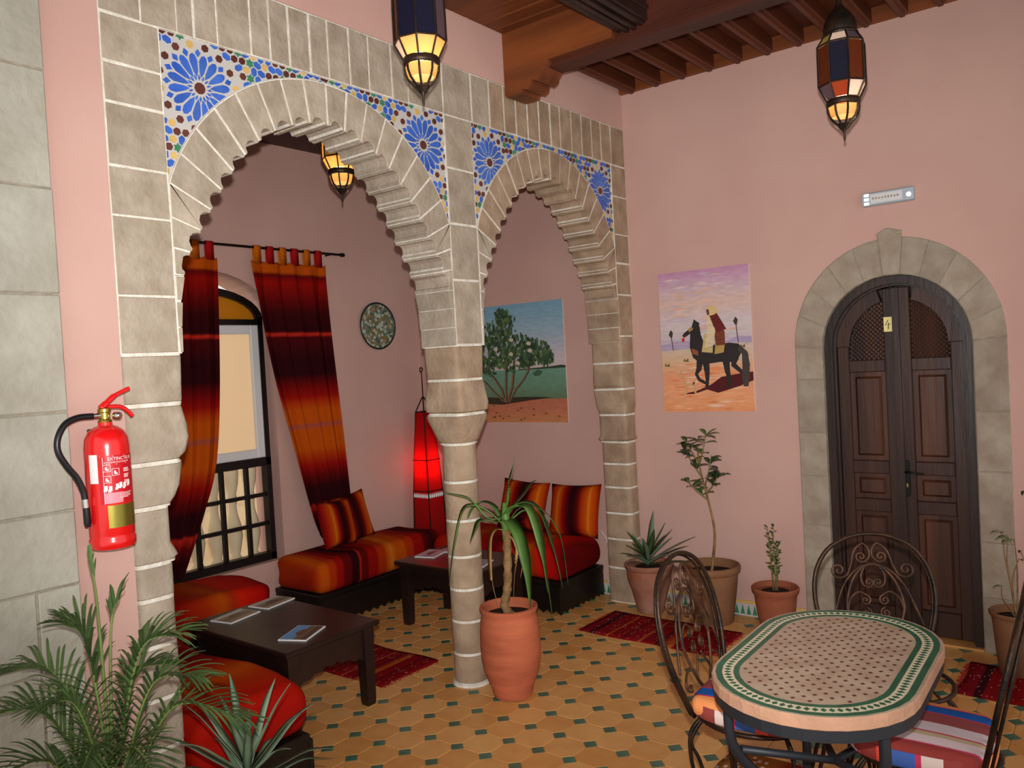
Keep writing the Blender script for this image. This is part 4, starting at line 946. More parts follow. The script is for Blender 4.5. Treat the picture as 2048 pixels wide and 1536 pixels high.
def art_rider(patch, stroke, W_, H_):
    r = random.Random(4)
    bands(patch, [(0,(226,150,100)),(0.12,(230,160,116)),(0.25,(224,150,110)),(0.36,(214,176,142)),(0.44,(206,182,162)),(0.50,(196,178,190)),(0.55,(204,190,190)),(0.66,(206,188,190)),(0.76,(214,180,166)),(0.84,(206,178,180)),(0.92,(198,160,180)),(1,(190,136,170))])
    for k in range(44):
        v = r.uniform(0.55,0.97); u = r.uniform(0,0.75); l_ = r.uniform(0.15,0.25); c = r.choice([(226,176,150),(196,176,190),(216,190,186),(222,170,140)])
        patch(c, [(u,v),(u+l_*0.5,v+0.006),(u+l_,v+0.002),(u+l_*0.5,v-0.006)])
    for k in range(60):
        v = r.uniform(0.01,0.34); u = r.uniform(0,0.75); l_ = r.uniform(0.1,0.25); c = r.choice([(236,172,128),(226,140,92),(232,190,160),(220,130,84)])
        patch(c, [(u,v),(u+l_*0.5,v+0.008),(u+l_,v+0.004),(u+l_*0.5,v-0.007)])
    patch((176,158,184), [(0,0.485),(0.2,0.505),(0.36,0.50),(0.36,0.45),(0,0.44)]); patch((168,152,184), [(0.70,0.48),(0.85,0.515),(1,0.51),(1,0.47)])
    for u, v0, v1 in ((0.12,0.44,0.56),(0.84,0.47,0.62)):
        stroke((84,66,54), [(u+0.02,v0),(u+0.01,(v0+v1)/2),(u,v1)], 0.006); patch((64,58,44), [(u-0.025,v1),(u,v1+0.03),(u+0.025,v1+0.01),(u+0.012,v1-0.03),(u-0.012,v1-0.02)])
    for u, v in ((0.28,0.36),(0.06,0.33),(0.93,0.38),(0.9,0.44)): patch((110,96,56), [(u-0.03,v),(u-0.02,v+0.02),(u,v+0.005),(u+0.025,v+0.022),(u+0.03,v-0.005)])
    # ground shadow
    patch((84,26,30), [(0.22,0.125),(0.40,0.15),(0.55,0.19),(0.66,0.24),(0.86,0.26),(1,0.27),(1,0.21),(0.84,0.17),(0.62,0.13),(0.50,0.155),(0.36,0.125)])
    K, K2 = (48,42,42), (70,62,60)
    patch(K, [(0.34,0.545),(0.33,0.46),(0.36,0.385),(0.42,0.35),(0.52,0.335),(0.66,0.345),(0.78,0.34),(0.85,0.36),(0.90,0.42),(0.86,0.465),(0.76,0.475),(0.62,0.465),(0.50,0.47),(0.46,0.54),(0.45,0.60),(0.40,0.625),(0.36,0.60)])
    patch(K, [(0.36,0.60),(0.28,0.565),(0.25,0.545),(0.27,0.525),(0.33,0.55),(0.38,0.56),(0.44,0.58),(0.45,0.625),(0.415,0.64),(0.39,0.655),(0.38,0.635)])
    patch((170,128,74), [(0.32,0.585),(0.36,0.605),(0.38,0.585),(0.33,0.565)])
    stroke((170,50,40), [(0.29,0.545),(0.26,0.52)],0.006); patch((196,44,36), [(0.24,0.52),(0.27,0.53),(0.275,0.505),(0.25,0.495)])
    for pts in ([(0.44,0.37),(0.42,0.30),(0.39,0.265),(0.42,0.225),(0.49,0.20)],[(0.50,0.36),(0.51,0.28),(0.51,0.22),(0.50,0.17)],[(0.72,0.36),(0.73,0.28),(0.75,0.22),(0.73,0.16)],[(0.82,0.37),(0.80,0.32),(0.88,0.27),(0.93,0.24)]):
        stroke(K, pts, [0.05,0.036,0.024,0.022,0.02][:len(pts)])
    stroke(K2, [(0.86,0.44),(0.92,0.40),(0.93,0.32),(0.92,0.22),(0.92,0.17)], [0.03,0.04,0.05,0.045,0.03])
    patch((150,84,56), [(0.35,0.45),(0.42,0.43),(0.42,0.395),(0.36,0.41)])
    patch((196,176,120), [(0.50,0.55),(0.46,0.42),(0.58,0.41),(0.60,0.55)]); patch((184,150,84), [(0.62,0.50),(0.72,0.48),(0.70,0.41),(0.60,0.40)])
    patch((120,60,40), [(0.60,0.58),(0.72,0.56),(0.72,0.46),(0.62,0.46)])
    patch((216,196,160), [(0.53,0.66),(0.60,0.66),(0.62,0.56),(0.59,0.46),(0.50,0.45),(0.53,0.56)])
    patch((104,36,34), [(0.56,0.68),(0.64,0.69),(0.70,0.62),(0.74,0.57),(0.64,0.55),(0.60,0.60)])
    patch((214,184,128), [(0.53,0.72),(0.58,0.745),(0.64,0.73),(0.66,0.69),(0.61,0.675),(0.57,0.67)]); patch((96,62,48), [(0.53,0.715),(0.56,0.715),(0.565,0.68),(0.54,0.675)])
    for pts in ([(0.20,0.24),(0.24,0.25),(0.26,0.20),(0.34,0.19),(0.36,0.21),(0.37,0.13)],[(0.26,0.20),(0.27,0.15),(0.25,0.12)],[(0.24,0.24),(0.22,0.28),(0.17,0.255)]): stroke((206,158,112), pts, 0.016)
painting('desert painting of a robed rider on a dark horse beside the door', 0.212, 0.842, 1.312, 2.235, art_rider)

# ------------------------------------------------------------------ emergency light above the door
em = thing('emergency_light','small grey rectangular emergency light fixture above the arched door','light fixture',(1.669,0,2.507))
G().cbox((-0.134,-0.032,-0.038),(0.134,-0.001,0.038),0.006).obj('housing','aluminium',em)
for z in (-0.024,0.0,0.024): G().cbox((-0.124,-0.037,z-0.008),(-0.098,-0.0318,z+0.008),0.003).obj('lens_bar','lamp_lens',em)
G().cbox((-0.09,-0.0345,-0.026),(0.075,-0.0318,0.026),0.002).obj('diffuser','white_frame',em)
G().prism(sell(0.108,-0.004,0.013,0.013,2,16), fy, 0.031, 0.037).obj('lamp_dot','lamp_lens',em)
g = G(); r = random.Random(2)
for k in range(9): g.box((-0.08+0.016*k,-0.0352,-0.004),(-0.071+0.016*k,-0.0344,0.004+r.uniform(0,0.004)))
g.obj('lettering','mortar_grey',em)

# ------------------------------------------------------------------ fire extinguisher
ex = thing('fire_extinguisher','red fire extinguisher with black hose on the pink strip','extinguisher',(0.098,-3.668,1.165)); ex.scale = (0.94,0.94,0.975)
G().lathe([(0.052,0.0),(0.070,0.004),(0.0755,0.015),(0.0755,0.035),(0.071,0.042),(0.0735,0.05),(0.0735,0.34),(0.070,0.37),(0.058,0.393),(0.040,0.406),(0.024,0.412),(0.022,0.425)],36).obj('cylinder','red_gloss',ex,True,50)
def bend(u, v, r): a = u/r; return (r*math.cos(a), r*math.sin(a), v)     # u along the circumference, 0 = facing +x
def wrap(u0,u1,v0,v1,r,n=10):
    g = G(); g.loft([[bend(u0+(u1-u0)*i/n,v0,r),bend(u0+(u1-u0)*i/n,v1,r),bend(u0+(u1-u0)*i/n,v1,r-0.0004),bend(u0+(u1-u0)*i/n,v0,r-0.0004)] for i in range(n+1)]); return g
sl = wrap(-0.062,0.075,0.155,0.315,0.0739,14).obj('instruction_label','label_red',ex,True,40); sl['label'] = 'red instruction label with white lettering and pictograms'
wrap(-0.098,-0.066,0.225,0.32,0.0741,5).obj('paper_sticker','paper',ex,True,40)
bl = wrap(-0.042,0.075,0.075,0.150,0.0742,12).obj('brass_label','brass_label',ex,True,40)
g = G()
tr_ = 0.0743
def q2(u0,v0,u1,v1): g.loft([[bend(u0+(u1-u0)*i/3,v0,tr_),bend(u0+(u1-u0)*i/3,v1,tr_),bend(u0+(u1-u0)*i/3,v1,tr_-0.0003),bend(u0+(u1-u0)*i/3,v0,tr_-0.0003)] for i in range(4)])
q2(-0.058,0.312,0.066,0.3135); q2(-0.040,0.285,0.064,0.2862); q2(-0.050,0.155,-0.0485,0.31)
for u, v in ((-0.05,0.262),(-0.022,0.248),(-0.05,0.225)):
    q2(u,v,u+0.024,v+0.0012); q2(u,v+0.022,u+0.024,v+0.0232); q2(u,v,u+0.0012,v+0.022); q2(u+0.023,v,u+0.0242,v+0.022); q2(u+0.007,v+0.005,u+0.013,v+0.016); q2(u+0.012,v+0.004,u+0.018,v+0.009)
for k in range(3):
    for j in range(4): q2(0.018,0.268-k*0.02-j*0.0035,0.044-r.uniform(0,0.008),0.2698-k*0.02-j*0.0035)
for u, v in ((-0.048,0.20),(-0.034,0.198),(-0.012,0.204),(0.0,0.208),(0.014,0.206),(0.032,0.212)): q2(u,v,u+0.010,v+0.016); q2(u-0.003,v-0.004,u+0.006,v+0.004)
for j in range(5): q2(0.0,0.188-j*0.004,0.05-r.uniform(0,0.02),0.1895-j*0.004)
g.obj('label_print','ink_white',sl)
wrap(-0.048,0.010,0.157,0.192,0.07425,6).obj('pink_panel','label_pink',sl,True,40)
def text_on(txt, size, u0, v0, parent):
    cu = bpy.data.curves.new('lettering','FONT'); cu.body = txt; cu.size = size; cu.resolution_u = 2; o = bpy.data.objects.new('tmp',cu); COL.objects.link(o)
    me = o.to_mesh(); g = G(); g.add([bend(u0+v.co.x, v0+v.co.y, 0.0748) for v in me.vertices], [tuple(p.vertices) for p in me.polygons]); o.to_mesh_clear()
    bpy.data.objects.remove(o); bpy.data.curves.remove(cu); g.obj('lettering','ink_white',parent)
text_on('EXTINCTEUR',0.015,-0.034,0.2985,sl); text_on('A POUDRE POLYVALENTE',0.0075,-0.046,0.2895,sl)
G().lathe([(0.022,0.42),(0.024,0.43),(0.018,0.434),(0.018,0.455),(0.022,0.458),(0.022,0.468),(0.012,0.474)],14).obj('valve','brass',ex,True,40)
ga_ = G().lathe([(0.012,0),(0.013,0.004),(0.013,0.02),(0.010,0.024)],12).obj('gauge','chrome',ex,True,40); ga_.location = (0.012,0.028,0.443); ga_.rotation_euler = (0,PI/2,0.5)
G().tube(bez([(0,-0.012,0.470),(0.0,0.01,0.488),(0.0,0.035,0.508),(0.0,0.07,0.524),(0,0.092,0.532)],5),[0.012]*5+[0.010]*6+[0.0075]*10,8).obj('lever','red_gloss',ex,True)
G().tube(bez([(0,0.0,0.470),(0,0.03,0.474),(0,0.06,0.47),(0,0.082,0.455),(0,0.098,0.436)],5),0.0075,8).obj('handle','red_gloss',ex,True)
G().tube([(0,-0.016,0.447),(0,-0.045,0.447)],0.0095,10).obj('hose_fitting','chrome',ex,True,40)
hs_ = bez([(0,-0.04,0.447),(0.0,-0.09,0.446),(0.005,-0.135,0.428),(0.01,-0.163,0.385),(0.012,-0.165,0.34),(0.012,-0.14,0.29),(0.012,-0.112,0.25),(0.012,-0.094,0.205),(0.012,-0.09,0.175)],6)
G().tube(hs_,0.0105,10).obj('hose','black_rubber',ex,True)
G().tube([(0.012,-0.09,0.178),(0.012,-0.0885,0.150)],0.0115,10).obj('hose_ferrule','chrome',ex,True,40)
G().tube([(0.012,-0.0885,0.152),(0.012,-0.087,0.10),(0.012,-0.087,0.086)],[0.011,0.0125,0.009],10).obj('nozzle','black_rubber',ex,True,40)
G().cbox((-0.098,-0.02,0.30),(-0.068,0.02,0.40),0.003).obj('wall_bracket','rod_black',ex)

# ------------------------------------------------------------------ hanging lanterns
def lantern(name, label, loc, rz, zc, watts, cols):
    t = thing(name, label, 'lantern', loc, rz, 'hanging metal and glass lanterns')
    n = 8; ri = 0.0
    P = lambda r, k, z: (r*math.cos(2*PI*(k+0.5)/n), r*math.sin(2*PI*(k+0.5)/n), z)
    # levels from the spike upwards
    zb = 0.0
    lv = dict(low=0.150, ring=0.178, band=0.235, top=0.415, cap=0.455)
    rads = dict(ring=0.068, wide=0.100)
    # ogee bottom: ribs and small panes
    og = [(0.004,0.0),(0.005,0.03),(0.012,0.05),(0.032,0.075),(0.055,0.10),(0.066,0.125),(0.068,0.150)]
    G().lathe([(0.001,-0.004),(0.005,0.004),(0.004,0.03),(0.013,0.052),(0.030,0.072),(0.028,0.074)],12).obj('finial','iron',t,True,50)
    for k in range(n):
        G().tube([P(r,k,z) for r,z in og[2:]],0.0048,5).obj('rib','iron',t)
    g = G().lathe([(0.068,0.150),(0.072,0.154),(0.073,0.166),(0.069,0.178),(0.064,0.178),(0.064,0.150)],16,cap=False); g.loft
    g.obj('ring','iron',t,True,40)
    def pane(a0,a1,z0,z1,k,m,ins=0.004):
        q = [P(a0-0.002,k,z0),P(a0-0.002,k+1,z0),P(a1-0.002,k+1,z1),P(a1-0.002,k,z1)]; c_ = [sum(p[i] for p in q)/4 for i in range(3)]
        nv = Vector((math.cos(2*PI*(k+1)/n),math.sin(2*PI*(k+1)/n),0))*0.002
        q = [tuple(p[i]*0.97+c_[i]*0.03 for i in range(3)) for p in q]
        G().loft([q,[tuple(Vector(p)-nv) for p in q]]).obj('glass_pane', m, t)
    for k in range(n):
        pane(0.056,0.066,0.104,0.148,k,'glass_amber')
        pane(0.069,0.100,0.180,0.238,k,cols[0][k%len(cols[0])])
        pane(0.100,0.099,0.242,0.412,k,cols[1][k%len(cols[1])])
        pane(0.098,0.072,0.416,0.456,k,cols[2][k%len(cols[2])])
        G().tube([P(0.070,k,0.176),P(0.102,k,0.240),P(0.101,k,0.414),P(0.072,k,0.458)],0.0042,5).obj('corner_bar','iron',t)
    for z, r in ((0.240,0.101),(0.414,0.100)): G().tube([P(r,k,z) for k in range(n+1)],0.0042,5).obj('hoop','iron',t)
    G().lathe([(0.074,0.456),(0.076,0.462),(0.070,0.47),(0.072,0.49),(0.064,0.52),(0.045,0.555),(0.022,0.58),(0.012,0.60),(0.012,0.62)],16).obj('dome','iron',t,True,40)
    G().tube([(0,0,0.60),(0,0,zc-loc[2])],0.007,8).obj('rod','iron',t)
    G().lathe([(0.035,zc-loc[2]-0.02),(0.03,zc-loc[2]-0.004),(0.03,zc-loc[2])],14).obj('ceiling_rose','iron',t,True,40)
    G().lathe([(0.001,0.170),(0.016,0.178),(0.022,0.195),(0.016,0.218),(0.010,0.235),(0.010,0.25)],12).obj('bulb','bulb',t,True)
    G().tube([(0,0,0.25),(0,0,0.50)],0.006,6).obj('bulb_holder','iron',t)
    li = bpy.data.lights.new('lantern_light','POINT'); lo = bpy.data.objects.new('lantern_light',li); COL.objects.link(lo); lo.location = (loc[0],loc[1],loc[2]+0.262); li.energy = watts; li.color = (1,0.80,0.56); li.shadow_soft_size = 0.012
    lo.location = (loc[0]+0.0,loc[1],loc[2]+0.205); li.shadow_soft_size = 0.026
    return t
cA = (('glass_amber','glass_white','glass_amber','glass_amber'),('glass_violet','glass_dark_orange','glass_blue','glass_blue'),('glass_white','glass_yellow'))
cB = (('glass_white','glass_violet','glass_orange','glass_white'),('glass_blue','glass_dark_orange'),('glass_white','glass_yellow','glass_white','glass_violet'))
cC = (('glass_amber',),('glass_amber','glass_yellow'),('glass_amber',))
lantern('lantern','metal lantern with amber glass hanging before the large arch, top cut off',(0.607,-2.606,2.716),-0.55,3.53,7,cA)
lantern('lantern','metal lantern with blue and orange glass hanging above the arched door',(1.755,-1.128,2.604),-0.62,3.285,7,cB)
lantern('lantern','amber glass lantern glimpsed through the top of the large arch',(-0.72,-1.90,2.645),0.3,3.34,7,cC)

# ------------------------------------------------------------------ rugs
def rug(label, x0, y0, x1, y1, m, seed, fringe=True, rz=0.0):
    w_, h_ = x1-x0, y1-y0; t = thing('kilim_rug', label, 'rug', ((x0+x1)/2,(y0+y1)/2,0), rz); r = random.Random(seed); g = G(); n, k_ = 30, 12; p1 = r.uniform(0,6)
    rows = []
    for s_ in (0,1):
        for i in range(n+1):
            for j in range(k_+1):
                x = -w_/2+w_*i/n; y = -h_/2+h_*j/k_; z = (0.0005 if s_ == 0 else 0.008+0.0025*math.sin(x*9+p1)*math.sin(y*11+p1))
                g.v.append((x+0.006*math.sin(y*14+p1), y+0.006*math.sin(x*12+p1), z))
    N = k_+1
    for s_ in (0,1):
        for i in range(n):
            for j in range(k_): a = s_*(n+1)*N+i*N+j; g.f.append((a,a+1,a+N+1,a+N)); g.c.append(None)
    for i in range(n):
        for j in (0,k_): a = i*N+j; b2 = (n+1)*N+a; g.f.append((a,a+N,b2+N,b2)); g.c.append(None)
    for j in range(k_):
        for i in (0,n): a = i*N+j; b2 = (n+1)*N+a; g.f.append((a,a+1,b2+1,b2)); g.c.append(None)
    g.obj('weave',m,t,True)
    if fringe:
        g = G()
        for sx_ in (-1,1):
            for j in range(int(h_/0.016)):
                y = -h_/2+0.008+0.016*j; l_ = r.uniform(0.012,0.028)
                g.tube([(sx_*(w_/2-0.004),y,0.005),(sx_*(w_/2+l_*0.6),y+r.uniform(-0.004,0.004),0.004),(sx_*(w_/2+l_),y+r.uniform(-0.008,0.008),0.0025)],0.0022,4)
        f_ = g.obj('fringe','alcove_rug_fringe',t); f_['kind'] = 'stuff'
    return t
rug('dark red kilim in front of the potted plants',-0.055,-0.765,0.83,-0.335,'kilim',1)
rug('dark red kilim between the two low tables in the alcove',-1.08,-2.04,-0.485,-1.60,'kilim',2)
rug('dark red fringed kilim at the right edge beyond the chair',2.02,-0.645,2.92,-0.20,'kilim',3)
rug('brightly patterned red rug under the mosaic table',1.36,-3.35,2.75,-1.72,'rug_bright',4,False)

# ------------------------------------------------------------------ mosaic table
mat('mosaic_cream', srgb(192,170,148), 0.45, col2=srgb(172,144,122), scale=14, detail=5, bump=0.1, bscale=90, spec=0.4)
mat('mosaic_edge', srgb(196,150,122), 0.7, col2=srgb(178,138,112), scale=12, bump=0.3, bscale=60, spec=0.2)
mat('mosaic_green', srgb(40,104,74), 0.35, col2=srgb(28,84,60), scale=12, spec=0.45)
mat('mosaic_pale', srgb(222,208,178), 0.4, spec=0.4)
tb = thing('mosaic_table','oval mosaic-topped iron table with green border bands','table',(1.992,-2.39,0.009),0.028)
def stad(hw, hl, n=16):
    s_ = hl-hw; return [(hw*math.cos(t), s_+hw*math.sin(t)) for t in [PI*i/n for i in range(n+1)]] + [(-hw*math.cos(t), -s_-hw*math.sin(t)) for t in [PI*i/n for i in range(n+1)]]
HW, HL, TZ = 0.286, 0.473, 0.733
top = G().loft([[(x,y,z) for x,y in stad(HW-i,HL-i)] for z,i in ((TZ-0.036,0.004),(TZ-0.033,0.0),(TZ-0.004,0.0),(TZ,0.004))]).obj('table_top','mosaic_edge',tb)
G().prism(stad(HW-0.004,HL-0.004), lambda a,b,d:(a,b,d), TZ-0.001, TZ+0.0004).obj('mosaic_field','mosaic_cream',top)
def band(i0,i1,z,m,name):
    a, b2 = stad(HW-i0,HL-i0), stad(HW-i1,HL-i1); g = G(); rr = [[(p[0],p[1],TZ),(p[0],p[1],z),(q[0],q[1],z),(q[0],q[1],TZ)] for p,q in zip(a,b2)]; rr.append(rr[0]); g.loft(rr,cap=False); return g.obj(name,m,top)
band(0.012,0.030,TZ+0.0012,'mosaic_green','green_band'); band(0.064,0.080,TZ+0.0012,'mosaic_green','green_band'); band(0.032,0.062,TZ+0.0008,'mosaic_pale','pale_band')
g = G(); mid = stad(HW-0.047,HL-0.047,60); acc = 0.0; last = mid[0]
for p in mid[1:]+mid[:1]:
    seg = math.hypot(p[0]-last[0],p[1]-last[1])
    if seg > 1e-6:
        d = Vector((p[0]-last[0],p[1]-last[1]))/seg; nn = Vector((-d.y,d.x)); pos = 0.0
        while acc + (seg-pos) >= 0.021:
            pos += 0.021-acc; acc = 0.0; c_ = Vector(last)+d*pos
            g.loft([[(c_.x+u*d.x*0.0085+v*nn.x*0.0115, c_.y+u*d.y*0.0085+v*nn.y*0.0115, z) for u,v in ((1,0),(0,1),(-1,0),(0,-1))] for z in (TZ,TZ+0.0014)])
        acc += seg-pos
    last = p
dm = g.obj('diamond_tiles','mosaic_green',top); dm['kind'] = 'stuff'
g = G()
def inst(x, y, i): s_ = HL-HW; dy = max(0,abs(y)-s_); return math.hypot(x,dy) < HW-i
for i in range(-12,13):
    for j in range(-20,21):
        for ox in (0,0.5):
            x, y = (i+ox)*0.046, (j+ox)*0.046
            if inst(x,y,0.092): g.loft([[(x+u*0.007,y+v*0.007,z) for u,v in ((1,0),(0,1),(-1,0),(0,-1))] for z in (TZ,TZ+0.0011)])
dd = g.obj('dot_tiles','zel_brown',top); dd['kind'] = 'stuff'
g = G(); a, b2 = stad(HW-0.004,HL-0.004), stad(HW-0.012,HL-0.012); rr = [[(p[0],p[1],TZ-0.068),(p[0],p[1],TZ-0.034),(q[0],q[1],TZ-0.034),(q[0],q[1],TZ-0.068)] for p,q in zip(a,b2)]; rr.append(rr[0]); g.loft(rr,cap=False); g.obj('hoop','iron_grey',tb)
for sx_, sy_ in ((1,1),(1,-1),(-1,1),(-1,-1)):
    G().tube(bez([(sx_*0.215,sy_*0.30,TZ-0.05),(sx_*0.21,sy_*0.29,0.52),(sx_*0.15,sy_*0.20,0.36),(sx_*0.17,sy_*0.22,0.18),(sx_*0.27,sy_*0.34,0.012)],7),0.0155,8).obj('leg','iron_grey',tb,True)
for s_ in (1,-1): G().tube([(-0.195,-s_*0.265,0.50),(0,0,0.40),(0.195,s_*0.265,0.50)],0.013,8).obj('cross_brace','iron_grey',tb,True)
G().tube([(-0.25,0,TZ-0.055),(0.25,0,TZ-0.055)],0.010,6).obj('cross_bar','iron_grey',tb)

# ------------------------------------------------------------------ wrought iron chairs
stripe_mat('cloth_border', [(0,(236,150,92)),(0.10,(150,70,64)),(0.30,(226,206,196)),(0.44,(204,60,96)),(0.48,(72,104,178)),(0.64,(226,80,60)),(0.74,(150,62,56)),(0.86,(204,70,100)),(0.89,(224,200,204)),(1,(196,176,142))], 0, const=True, rough=0.8)
def make_chair(label, loc, rz, cush=True):
    c = thing('iron_chair', label, 'chair', loc, rz, 'wrought iron chairs round the mosaic table')
    B = lambda u, v: (-0.165-(v-0.46)*0.22, u, v)       # back plane: u across, v height
    r1 = 0.0058
    def egg(hw, v0, v1, n=40): return [(hw*math.sin(t)*(1-0.30*math.cos(t)**1) if math.cos(t) > 0 else hw*math.sin(t)*(1+0.10*math.cos(t)), (v0+v1)/2 + (v0-v1)/2*math.cos(t)) for t in [2*PI*i/n for i in range(n+1)]]
    def archb(k,dz): return bez([(k*u,v-(dz if v > 0.6 else 0)) for u,v in ((-0.145,0.455),(-0.175,0.52),(-0.212,0.62),(-0.228,0.72),(-0.215,0.82),(-0.165,0.905),(-0.085,0.953),(0,0.967),(0.085,0.953),(0.165,0.905),(0.215,0.82),(0.228,0.72),(0.212,0.62),(0.175,0.52),(0.145,0.455))],4)
    G().tube([B(u,v) for u,v in archb(1.0,0.0)],0.0085,7).obj('back_frame','iron',c,True)
    G().tube([(p[0]-0.016,p[1],p[2]) for p in [B(u,v) for u,v in archb(0.965,0.008)]],0.005,6).obj('back_frame_rod','iron',c,True)
    G().tube([B(u,v) for u,v in egg(0.108,0.505,0.845)],r1,6,False).obj('inner_hoop','iron_rust',c,True)
    def scr(pts, nm='scroll'): G().tube([B(u,v) for u,v in pts],0.0044,6).obj(nm,'iron_rust',c,True)
    for s_ in (1,-1):
        S = lambda P: [(s_*u,v) for u,v in P]
        scr(S(bez([(0.0,0.848),(0.06,0.825),(0.115,0.76),(0.150,0.67),(0.172,0.60)],6)),'wide_arch')
        scr(S(bez([(0.028,0.93),(0.062,0.90),(0.080,0.84),(0.098,0.80)],5) + scroll(0.128,0.822,0.033,PI*1.22,1.55)),'scroll')
        scr(S(bez([(0.030,0.932),(0.010,0.912),(0.004,0.885),(0.012,0.865)],5) + scroll(0.037,0.875,0.024,PI*1.2,1.5)),'scroll')
        scr(S(bez([(0.028,0.835),(0.045,0.80),(0.040,0.765),(0.018,0.752)],5) + [(u*1,v) for u,v in scroll(0.017,0.772,0.018,-PI/2,-1.4)]),'scroll')
        scr(S(bez([(0.106,0.66),(0.092,0.71),(0.058,0.735),(0.030,0.722)],5) + scroll(0.036,0.702,0.020,PI*0.75,1.4)),'scroll')
        scr(S(scroll(0.036,0.652,0.021,PI*0.5,1.6)),'scroll')
        scr(S(bez([(0.012,0.625),(0.03,0.60),(0.055,0.56),(0.05,0.53)],5)),'scroll')
        scr(S(bez([(0.10,0.60),(0.13,0.585),(0.15,0.555),(0.135,0.53)],5) + scroll(0.120,0.535,0.016,0,1.3)),'scroll')
    # seat
    ring = [(0.20*math.cos(t)*1.0, 0.195*math.sin(t), 0.452) for t in [2*PI*i/32 for i in range(33)]]
    G().tube(ring,0.0085,7,False).obj('seat_frame','iron',c,True)
    for y in (-0.1,-0.033,0.033,0.1): G().tube([(-math.sqrt(0.04-y*y*1.05),y,0.452),(math.sqrt(0.04-y*y*1.05),y,0.452)],0.005,5).obj('seat_bar','iron',c)
    for a in (0.75,-0.75,PI-0.72,PI+0.72):
        ca, sa = math.cos(a), math.sin(a); lg = None
        for off in (0.0,0.028):
            pts = bez([(0.19*ca,0.187*sa,0.452-off*0.2),((0.235+0*off)*ca,(0.232)*sa,0.40-off),((0.235-off)*ca,(0.235-off)*sa,0.30),((0.205-off)*ca,(0.205-off)*sa,0.16),((0.225-off*0.4)*ca,(0.225-off*0.4)*sa,0.02+0.0*off),((0.24-off*0.3)*ca,(0.24-off*0.3)*sa,0.007)],6)
            o_ = G().tube(pts,0.0068,6).obj('leg' if lg is None else 'leg_rod','iron',lg or c,True)
            lg = lg or o_
    if cush:
        g = rbox(0.195,0.185,0.032,0.03,3,6); g.v = [(x*(1-0.10*(y/0.185)**2)*(1 if x < 0 else 1-0.05*abs(y)/0.185), y*(1-0.12*(x/0.195)**2), z+(0.012*(1-(x/0.2)**2)*(1-(y/0.19)**2) if z > 0 else 0)) for x,y,z in g.v]
        cs = g.obj('seat_cushion','cloth_seat',c,True); cs.location = (0.005,0,0.494)
        cs['label'] = 'striped seat cushion in orange, blue, brown and cream'
        sd_ = [(0.193*math.copysign(abs(math.cos(t))**0.62,math.cos(t)), 0.181*math.copysign(abs(math.sin(t))**0.62,math.sin(t))) for t in [2*PI*i/40 for i in range(40)]]
        G().loft([[(x*k_,y*k_,z) for x,y in sd_] for z,k_ in ((-0.034,0.99),(-0.026,1.03),(0.002,1.035),(0.016,1.02))],cap=False).obj('cushion_border','cloth_border',cs,True)
        G().tube(bez([(-0.17,0.10,0.49),(-0.20,0.12,0.47),(-0.205,0.135,0.42),(-0.20,0.125,0.39)],4),0.003,4).obj('cushion_tie','alcove_rug_fringe',cs).location = (-0.005,0,-0.494)
    return c
ch = make_chair('iron chair left of the mosaic table, seen from the side',(1.705,-2.29,0.009),0.03)
cf = dup(ch,'iron chair behind the mosaic table in front of the door',(2.02,-1.745,0.009),-1.05); cf.scale = (1,1,0.955)
dup(ch,'iron chair cut off by the right edge of the picture',(2.225,-2.27,0.009),PI+0.05)

for c_ in list(cf.children):
    if c_.name.startswith('seat_cushion'):
        for g_ in list(c_.children): bpy.data.objects.remove(g_)
        bpy.data.objects.remove(c_)
cf['label'] = 'bare iron chair behind the mosaic table in front of the door'
pc = G().tube(bez([(-0.34,-0.012,0.46),(-0.30,-0.010,0.40),(-0.27,-0.010,0.28),(-0.262,-0.010,0.14),(-0.258,-0.010,0.104),(-0.30,-0.016,0.10)],6),0.004,6).obj('power_cord','paper',None,True); tag(pc,'thin pale cord hanging down the wall behind the red banquette','cord')
# ------------------------------------------------------------------ plants
def pot(t, prof, m, soil_z, soil_r, n=28):
    p = G().lathe(prof, n).obj('pot', m, t, True, 45)
    G().lathe([(soil_r,soil_z-0.02),(soil_r,soil_z),(soil_r*0.5,soil_z+0.008),(0.002,soil_z+0.01)], 18).obj('soil','soil',t,True,50)
    return p
def blade(path, wd, fold=0.35, n=7, taper=(0.55,1.0,0.9,0.0)):
    """leaf along a path of 3D control points, V-folded, with a thin underside"""
    P = [Vector(p) for p in bez(path, n)]; g = G(); N = len(P); rows = []
    for k, p in enumerate(P):
        t_ = (P[min(k+1,N-1)]-P[max(k-1,0)]).normalized(); sd = t_.cross(Vector((0,0,1)))
        if sd.length < 0.12: sd = Vector((math.cos(k*0.01+1),math.sin(k*0.01+1),0)) if not rows else sd0
        sd = sd.normalized(); sd0 = sd; up = sd.cross(t_).normalized()
        u = k/(N-1); x = u*3; i = min(int(x),2); f = x-i; w_ = wd*(taper[i]*(1-f)+taper[i+1]*f)/2 + 0.0006
        rows.append([p-sd*w_+up*w_*fold, p, p+sd*w_+up*w_*fold, p-up*0.0012])
    return g.loft(rows)
def ovleaf(base, d, ln, wd, droop=0.2):
    d = Vector(d).normalized(); b = Vector(base); p = [b, b+d*ln*0.35, b+d*ln*0.7+Vector((0,0,-droop*ln*0.3)), b+d*ln+Vector((0,0,-droop*ln))]
    return blade([tuple(q) for q in p], wd, 0.25, 3, (0.12,0.9,1.0,0.05))
